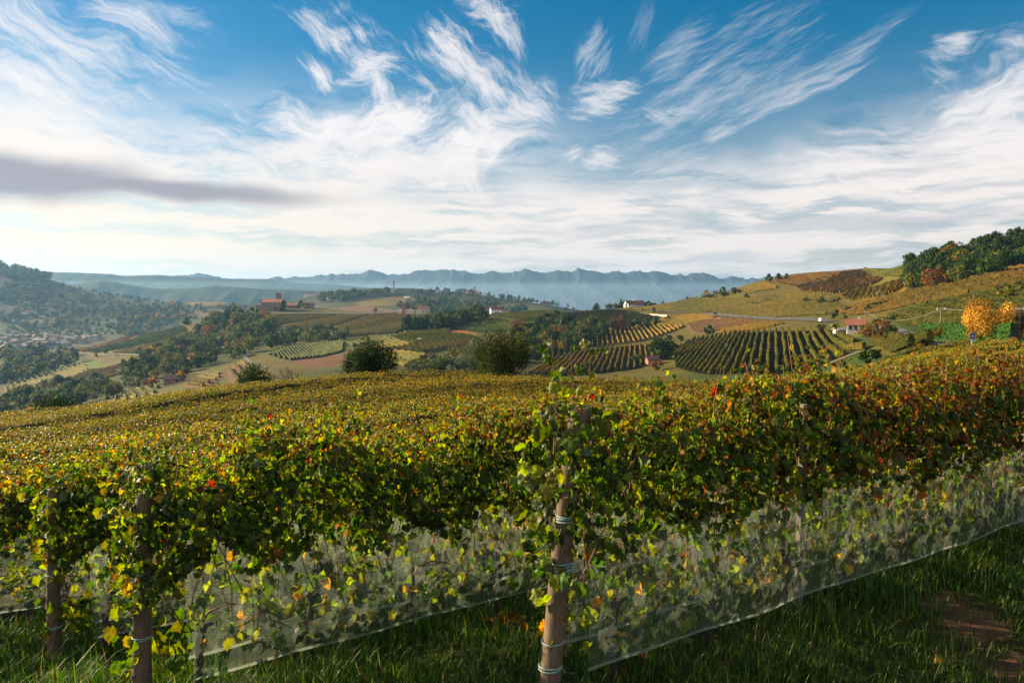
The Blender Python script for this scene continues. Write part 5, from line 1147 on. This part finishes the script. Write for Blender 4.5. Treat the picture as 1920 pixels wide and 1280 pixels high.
# posts
def end_post(u, v, rad, h, lean, seed, rings, label):
    p = uv(u, v); r_ = empty('vineyard_post', tuple(p), 0); g = random.Random(seed); m = MB(); n, k = 18, 26
    for i in range(k):
        t = i / (k - 1); z = -.25 + (h + .25) * t
        for j in range(n):
            a = 2 * pi * j / n; rr = rad * (1.06 - .12 * t) * (1 + .03 * sin(2 * a + seed) + .015 * sin(5 * a + 9 * t + seed))
            m.v.append((lean * z + rr * cos(a) + .008 * sin(5 * t + seed), rr * sin(a), z))
    m.f = [(i * n + j, i * n + (j + 1) % n, (i + 1) * n + (j + 1) % n, (i + 1) * n + j) for i in range(k - 1) for j in range(n)]
    c = len(m.v); m.v.append((lean * h, 0, h + .004)); m.f += [((k - 1) * n + j, (k - 1) * n + (j + 1) % n, c) for j in range(n)]
    m.build('shaft', M['postwood'], r_, True)
    for z, wraps, tail in rings:
        q = MB(); pth = []
        for i in range(int(wraps * 16) + 1):
            a = 2 * pi * i / 16 + seed; rr = rad * (1.06 - .12 * z / h) + .006; zz = z + .016 * (i / 16) - .008 * wraps + .004 * sin(a * 1.3)
            pth.append((lean * zz + rr * cos(a), rr * sin(a), zz))
        q.tube(pth, .005, 6)
        if tail: q.tube([pth[0], (pth[0][0] - .03, -rad - .03, z - .05), (pth[0][0] - .01, -rad - .035, z - .16), (pth[0][0] - .04, -rad - .03, z - .26)], .005, 5)
        q.build('twine', M['twine'], r_, True)
    return tag(r_, label, 'post', 'wooden end posts of the vine rows')
# weathered round timber
m, k, o = mat('post_timber'); t = k.n('ShaderNodeTexCoord'); sxyz = k.n('ShaderNodeSeparateXYZ'); k.set(sxyz.inputs[0], t.outputs['Object'])
gv = k.comb(k.m('MULTIPLY', sxyz.outputs[0], 22), k.m('MULTIPLY', sxyz.outputs[1], 22), k.m('MULTIPLY', sxyz.outputs[2], 2.2))
gn = k.noise(gv, 1.0, 7, .65); rg = k.m('FRACT', k.m('MULTIPLY', gn, 9)); big = k.noise(t.outputs['Object'], 3.0, 4)
c = k.mix(rg, (.055, .036, .022, 1), (.15, .108, .07, 1)); c = k.mix(k.ramp(big, .45, .7), c, (.05, .032, .02, 1)); c = k.mix(k.m('MULTIPLY', k.ramp(k.noise(t.outputs['Object'], 9, 3), .63, .68), .7), c, (.16, .07, .025, 1))
b_ = k.n('ShaderNodeBsdfPrincipled'); k.set(b_.inputs['Base Color'], c); b_.inputs['Roughness'].default_value = .85
bp = k.n('ShaderNodeBump'); bp.inputs['Strength'].default_value = .6; bp.inputs['Distance'].default_value = .01; k.set(bp.inputs['Height'], gn); k.nt.links.new(bp.outputs[0], b_.inputs['Normal']); k.nt.links.new(b_.outputs[0], o.inputs[0]); M['postwood'] = m
end_post(-.10, 0.0, .070, 2.05, .10, 1, [(.28, 2, False), (.98, 5, False), (1.32, 3, False), (.46, 1, False)], 'thick round timber end post of the nearest row tied with blue twine')
end_post(-2.42, 2.4, .070, 1.80, .05, 2, [(.62, 2, False), (1.12, 6, False)], 'round timber end post of the second row with a broad band of twine')
end_post(-3.10, 4.8, .066, 1.88, .035, 3, [(.40, 2, False), (.98, 1, True), (1.40, 2, False), (1.78, 1, False)], 'thinner round timber end post farthest left with a hanging twine knot')
for v, us, nm in ((0.0, (2.66, 7.1), 'nearest'), (2.4, (2.2, 6.8, 11.4), 'second'), (4.8, (1.5, 6.2), 'third')):
    for u in us:
        r_ = tag(MB().box((-.028, -.03, -.2), (.028, .03, 1.9)).build('stake', M['concrete']), f'slim pale concrete stake inside the {nm} row', 'post', f'concrete stakes of the {nm} row'); r_.location = tuple(uv(u, v)); r_.rotation_euler = (0, 0, RZ)
        mod = r_.modifiers.new('bevel', 'BEVEL'); mod.width = .008
for v, u0, u1, nm in ((0.0, 0.0, 9.0, 'nearest'), (2.4, -2.26, 16, 'second'), (4.8, -2.9, 22, 'third')):
    for z, wd in ((.66, 'low'), (1.25, 'middle'), (1.75, 'upper')):
        us = np.linspace(u0, u1, 24); q = uv(us, np.full(24, v)); q[:, 2] += z
        tag(MB().tube([tuple(x) for x in q], .0016, 4).build('trellis_wire', M['wire']), f'{wd} steel trellis wire along the {nm} row', 'wire')
# nets on both sides of the rows
m, k, o = mat('net'); a_ = k.n('ShaderNodeAttribute'); a_.attribute_name = 'col'; sp_ = k.n('ShaderNodeSeparateXYZ'); k.set(sp_.inputs[0], a_.outputs['Vector'])
ln = k.m('GREATER_THAN', k.m('FRACT', k.m('MULTIPLY', sp_.outputs[1], 66.0)), .62)
tcn = k.n('ShaderNodeTexCoord'); wr = k.noise(k.comb(k.m('MULTIPLY', sp_.outputs[0], 5.0), k.m('MULTIPLY_ADD', sp_.outputs[0], 1.2, k.m('MULTIPLY', sp_.outputs[1], 1.6))), 1.0, 5, .6)
fac = k.m('ADD', k.m('MULTIPLY', ln, .16), k.m('MULTIPLY_ADD', k.ramp(wr, .45, .68), .11, .035))
fac = k.m('MAXIMUM', fac, k.m('MULTIPLY', sp_.outputs[2], .6))
df = k.n('ShaderNodeBsdfDiffuse'); df.inputs[0].default_value = (.38, .46, .39, 1); tl = k.n('ShaderNodeBsdfTranslucent'); tl.inputs[0].default_value = (.38, .46, .39, 1)
ms = k.n('ShaderNodeMixShader'); ms.inputs[0].default_value = .5; k.nt.links.new(df.outputs[0], ms.inputs[1]); k.nt.links.new(tl.outputs[0], ms.inputs[2])
tp = k.n('ShaderNodeBsdfTransparent'); mx = k.n('ShaderNodeMixShader'); k.set(mx.inputs[0], fac); k.nt.links.new(tp.outputs[0], mx.inputs[1]); k.nt.links.new(ms.outputs[0], mx.inputs[2]); k.nt.links.new(mx.outputs[0], o.inputs[0]); M['net'] = m
def net(v, u0, u1, side, label, seed):
    g = np.random.default_rng(seed); nu = int((u1 - u0) / .10); hs = np.array([.262, .270, .286, .292, .42, .56, .70, .85, 1.0, 1.10, 1.18]); us = np.linspace(u0, u1, nu)
    hem = np.array([1, .8, .8, .12, 0, 0, 0, 0, 0, 0, 0.])
    sag = .010 * np.sin(us * 2.1 + seed) + .008 * np.sin(us * 5.3 + seed) + .014 * np.sin(us * .9)
    VV, CC = [], []
    for h, he in zip(hs, hem):
        off = side * (.19 + .05 * sin(pi * (h - .23) / 1.05) + (.010 + .02 * (h > .35)) * np.sin(us * 3.3 + h * 4 + seed) + .012 * (h > .35) * np.sin(us * 9 + h * 7) + (.012 if h < .26 else 0))
        q = uv(us, v + off); base = uv(us, np.full(nu, v)); q[:, 2] = base[:, 2] + h + sag * (1.2 - h) + side * 0
        VV.append(q); CC.append(np.stack([us - u0, np.full(nu, h), np.full(nu, he)], 1))
    Q = np.array([(r * nu + i, r * nu + i + 1, (r + 1) * nu + i + 1, (r + 1) * nu + i) for r in range(len(hs) - 1) for i in range(nu - 1)])
    o_ = link_mesh('hail_net', tri_mesh('hail_net', np.concatenate(VV), Q, np.concatenate(CC), True), M['net'])
    return tag(o_, label, 'net')
for v, u0, u1, nm in ((0.0, .10, 9.2, 'nearest'), (2.4, -2.05, 16, 'second'), (4.8, -2.75, 22, 'third'), (7.2, -9.5, 20, 'fourth')):
    net(v, u0, u1, -1, f'white netting hung on the front side of the {nm} vine row', int(v * 3) + 1)
    net(v, u0, u1, 1, f'white netting hung on the back side of the {nm} vine row', int(v * 3) + 2)

# the rest of the field: one leafy row after another down to the crest
g = np.random.default_rng(5); v = 9.6; rk = 0
while v < 100:
    us = np.arange(-110, 130, .5); q = uv(us, np.full(len(us), v)); y = q[:, 1]; tx = q[:, 0] / np.maximum(y, .1); pxx = 960 + F * tx
    ymax = np.where(pxx < 1200, np.interp(pxx, [0, 1200], [53, 55]), np.where(pxx < 1660, np.interp(pxx, [1200, 1660], [54, 50]), 66))
    ok = (y > 3) & (np.abs(tx) < 1.0) & (y < ymax)
    if ok.sum() > 6:
        us = us[ok]; Ys = y[ok]; near = Ys.min()
        s_ = np.maximum(.07, .0016 * Ys); cnt = g.poisson(.5 * 2.6 / s_ ** 2 * np.where(np.abs(tx[ok]) > .82, .35, 1)); U = np.repeat(us, cnt) + g.uniform(-.25, .25, cnt.sum()); Ss = np.repeat(s_, cnt); YY = np.repeat(Ys, cnt); n = len(U)
        rowh = g.uniform(-.17, .17)
        f = g.beta(1.5, 1.0, n); hv = .07 * np.sin(U * 1.7 + v + 2 * np.sin(U * .37)) + .05 * np.sin(U * 4.1 + v * 2) + rowh; z = .85 + (1.15 + hv) * f + np.abs(g.normal(0, .05, n)) * (f > .9); sg = np.where(g.random(n) < .5, -1., 1.)
        yv = sg * (.30 - .14 * f ** 2) * g.uniform(.2, 1.1, n) ** .6
        Pq = uv(U, v + yv); Pq[:, 2] = uv(U, np.full(n, v))[:, 2] + z
        on = np.stack([ROWN[0] * sg, ROWN[1] * sg, np.zeros(n)], 1); nr = on * (1.0 - .7 * f[:, None]) + np.array([0, 0, .3]) + f[:, None] ** 2 * np.array([0, 0, .8]) + g.normal(0, .5, (n, 3))
        tip = np.array([0, 0, -1.]) + .4 * on + g.normal(0, .5, (n, 3))
        far = np.clip((YY - 12) / 26, 0, 1); patch = np.clip(.5 + .5 * np.sin(U * .23 + v * .11) + .4 * np.sin(U * .071 - v * .19), 0, 1)
        ca = colours(n, dict(dark=2, green=5, lime=4, olive=3, yellow=.2, gold=1.4, rust=.8), g, .2); cb2 = colours(n, dict(gold=4, rust=.9, olive=5, lime=3.4, brown=.5), g, .16)
        c = np.where((g.random(n) < .15 + .7 * far * (.45 + .55 * patch))[:, None], cb2, ca)
        tmpl = MIDLEAF if near < 24 else KITE
        uh = np.arange(us.min(), us.max(), .5); ph_ = .10 * np.sin(uh * 1.3 + v); hh_ = rowh + .05 * np.sin(uh * 1.7 + v); ctr = uv(uh, np.full(len(uh), v)); hull = []  # dark inner hull, added to block light and sight through the leaves
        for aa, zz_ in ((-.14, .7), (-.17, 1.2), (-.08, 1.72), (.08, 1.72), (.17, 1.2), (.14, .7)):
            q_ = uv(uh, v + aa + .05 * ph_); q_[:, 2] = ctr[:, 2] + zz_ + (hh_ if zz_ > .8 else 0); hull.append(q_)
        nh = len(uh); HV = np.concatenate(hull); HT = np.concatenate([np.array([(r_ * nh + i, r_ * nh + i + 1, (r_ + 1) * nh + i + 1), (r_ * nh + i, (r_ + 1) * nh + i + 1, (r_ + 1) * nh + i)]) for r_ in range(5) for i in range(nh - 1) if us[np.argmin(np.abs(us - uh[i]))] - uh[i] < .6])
        V_, T_ = scatter(tmpl[0], tmpl[1], Pq, basis(nr, tip), Ss * g.uniform(.75, 1.35, n)); c = c * g.uniform(1.0, 1.95) * np.array([1.08, 1.0, .9]); CV = np.repeat(c, len(tmpl[0]), 0).clip(.004, 1); o = link_mesh('vine_row', tri_mesh('vine_row', np.concatenate([V_, HV]), np.concatenate([T_, HT + len(V_)]), np.concatenate([CV, np.tile([.03, .035, .006], (len(HV), 1))])), M['fieldleaf'])  # random brightness per row imitates sunlit and shaded bands in the leaf colour
        tag(o, 'golden green leafy vine row of the near field between the netted rows and the crest', 'vine row', 'leafy rows of the near field'); rk += 1
    v += 2.4
print('field rows', rk)

# ------------------------------------------------------------------ grass and fallen leaves
g = np.random.default_rng(31); n = 700000
x = g.uniform(-12, 13.5, n); y = 1.8 + (13 - 1.8) * g.random(n) ** .75
u = (x - ROW0[0]) * ROWD[0] + (y - ROW0[1]) * ROWD[1]; v = (x - ROW0[0]) * ROWN[0] + (y - ROW0[1]) * ROWN[1]
zz = np.where(y < 11.9, near_z(x, y), ground_z(x, y)); pxx, pyy = to_px(x, y, zz)
clump = .5 + .5 * np.sin(x * 3.1 + 1.3 * np.sin(y * 2.3)) * np.sin(y * 3.7 + 1.1 * np.sin(x * 1.9))
keep = (pxx > -900) & (pxx < 2060) & (pyy < 1420) & (v < 7.6) & (v > -4.2) & (g.random(n) < (.35 + .65 * clump) * (1 - .80 * soil_mask(x, y)))
keep &= (g.random(n) < np.where(v > 4.9, .5, 1.0))
x, y, zz, clump = x[keep], y[keep], zz[keep], clump[keep]; n = len(x)
L = g.gamma(4.0, .034, n) * (.6 + .8 * clump) + .03; wd = g.uniform(.0022, .0048, n) * np.where(y > 6, 1.5, 1); th = g.uniform(0, 2 * pi, n); bend = g.uniform(.15, 1.1, n)
dx, dy = np.cos(th), np.sin(th); px_, py_ = -dy, dx
rows_ = []
for t, wf in ((0, 1), (.35, .9), (.7, .6), (1, 0)):
    h = L * (t - .35 * bend * t * t); out = L * bend * .62 * t * t
    cx, cy, cz_ = x + dx * out, y + dy * out, zz + h - .012
    if wf: rows_ += [np.stack([cx - px_ * wd * wf, cy - py_ * wd * wf, cz_], 1), np.stack([cx + px_ * wd * wf, cy + py_ * wd * wf, cz_], 1)]
    else: rows_.append(np.stack([cx, cy, cz_], 1))
V_ = np.stack(rows_, 1).reshape(-1, 3); tt = np.array([(0, 1, 2), (1, 3, 2), (2, 3, 4), (3, 5, 4), (4, 5, 6)]); T_ = (tt[None] + (np.arange(n) * 7)[:, None, None]).reshape(-1, 3)
pal = np.array([(.018, .055, .006), (.032, .082, .009), (.06, .115, .013), (.12, .15, .025), (.19, .17, .05)]); c = pal[g.choice(5, n, p=[.34, .34, .2, .08, .04])] * (1 + .25 * g.standard_normal((n, 1))).clip(.4, 1.7)
tag(link_mesh('grass', tri_mesh('grass', V_, T_, np.repeat(c, 7, 0)), M['grass']), kind='stuff'); print('blades', n)
g = np.random.default_rng(8); pc = at(950, 1172, 1.5, 12); n1, n2 = 16, 150
xs = np.concatenate([pc.x + g.normal(0, .10, n1), g.uniform(-5, 8, n2)]); ys = np.concatenate([pc.y + g.normal(0, .06, n1), g.uniform(3, 10, n2)])
zs = near_z(xs, ys) + np.concatenate([g.uniform(.04, .12, n1), g.uniform(.02, .07, n2)]); n = n1 + n2
V_, T_, c = join_leaves(np.stack([xs, ys, zs], 1), basis(g.normal(0, .5, (n, 3)) + [0, -.2, 1], g.normal(size=(n, 3))), g.uniform(.07, .12, n), np.concatenate([colours(n1, dict(orange=4, yellow=2, rust=1), g), colours(n2, dict(rust=3, brown=3, gold=2), g)]), g.integers(0, len(LEAVES), n))
tag(link_mesh('fallen_leaves', tri_mesh('fallen_leaves', V_, T_, c), M['vine']), kind='stuff')

# ------------------------------------------------------------------ haze
def haze_box(name, lo, hi_, dens, col, aniso):
    o = MB().box(lo, hi_).build(name, None)
    m, k, out = mat(name + '_air'); vv = k.n('ShaderNodeVolumePrincipled'); vv.inputs['Color'].default_value = (*col, 1); vv.inputs['Density'].default_value = dens; vv.inputs['Anisotropy'].default_value = aniso
    k.nt.links.new(vv.outputs[0], out.inputs['Volume']); o.data.materials.append(m)
    return tag(o, kind='stuff')
haze_box('haze', (-17000, -500, -262), (17000, 17000, 215), .000072, (.26, .55, 1.0), .3)
haze_box('mist', (-16900, 2750, -261), (16900, 6400, 50), .00010, (.42, .68, 1.0), .3)
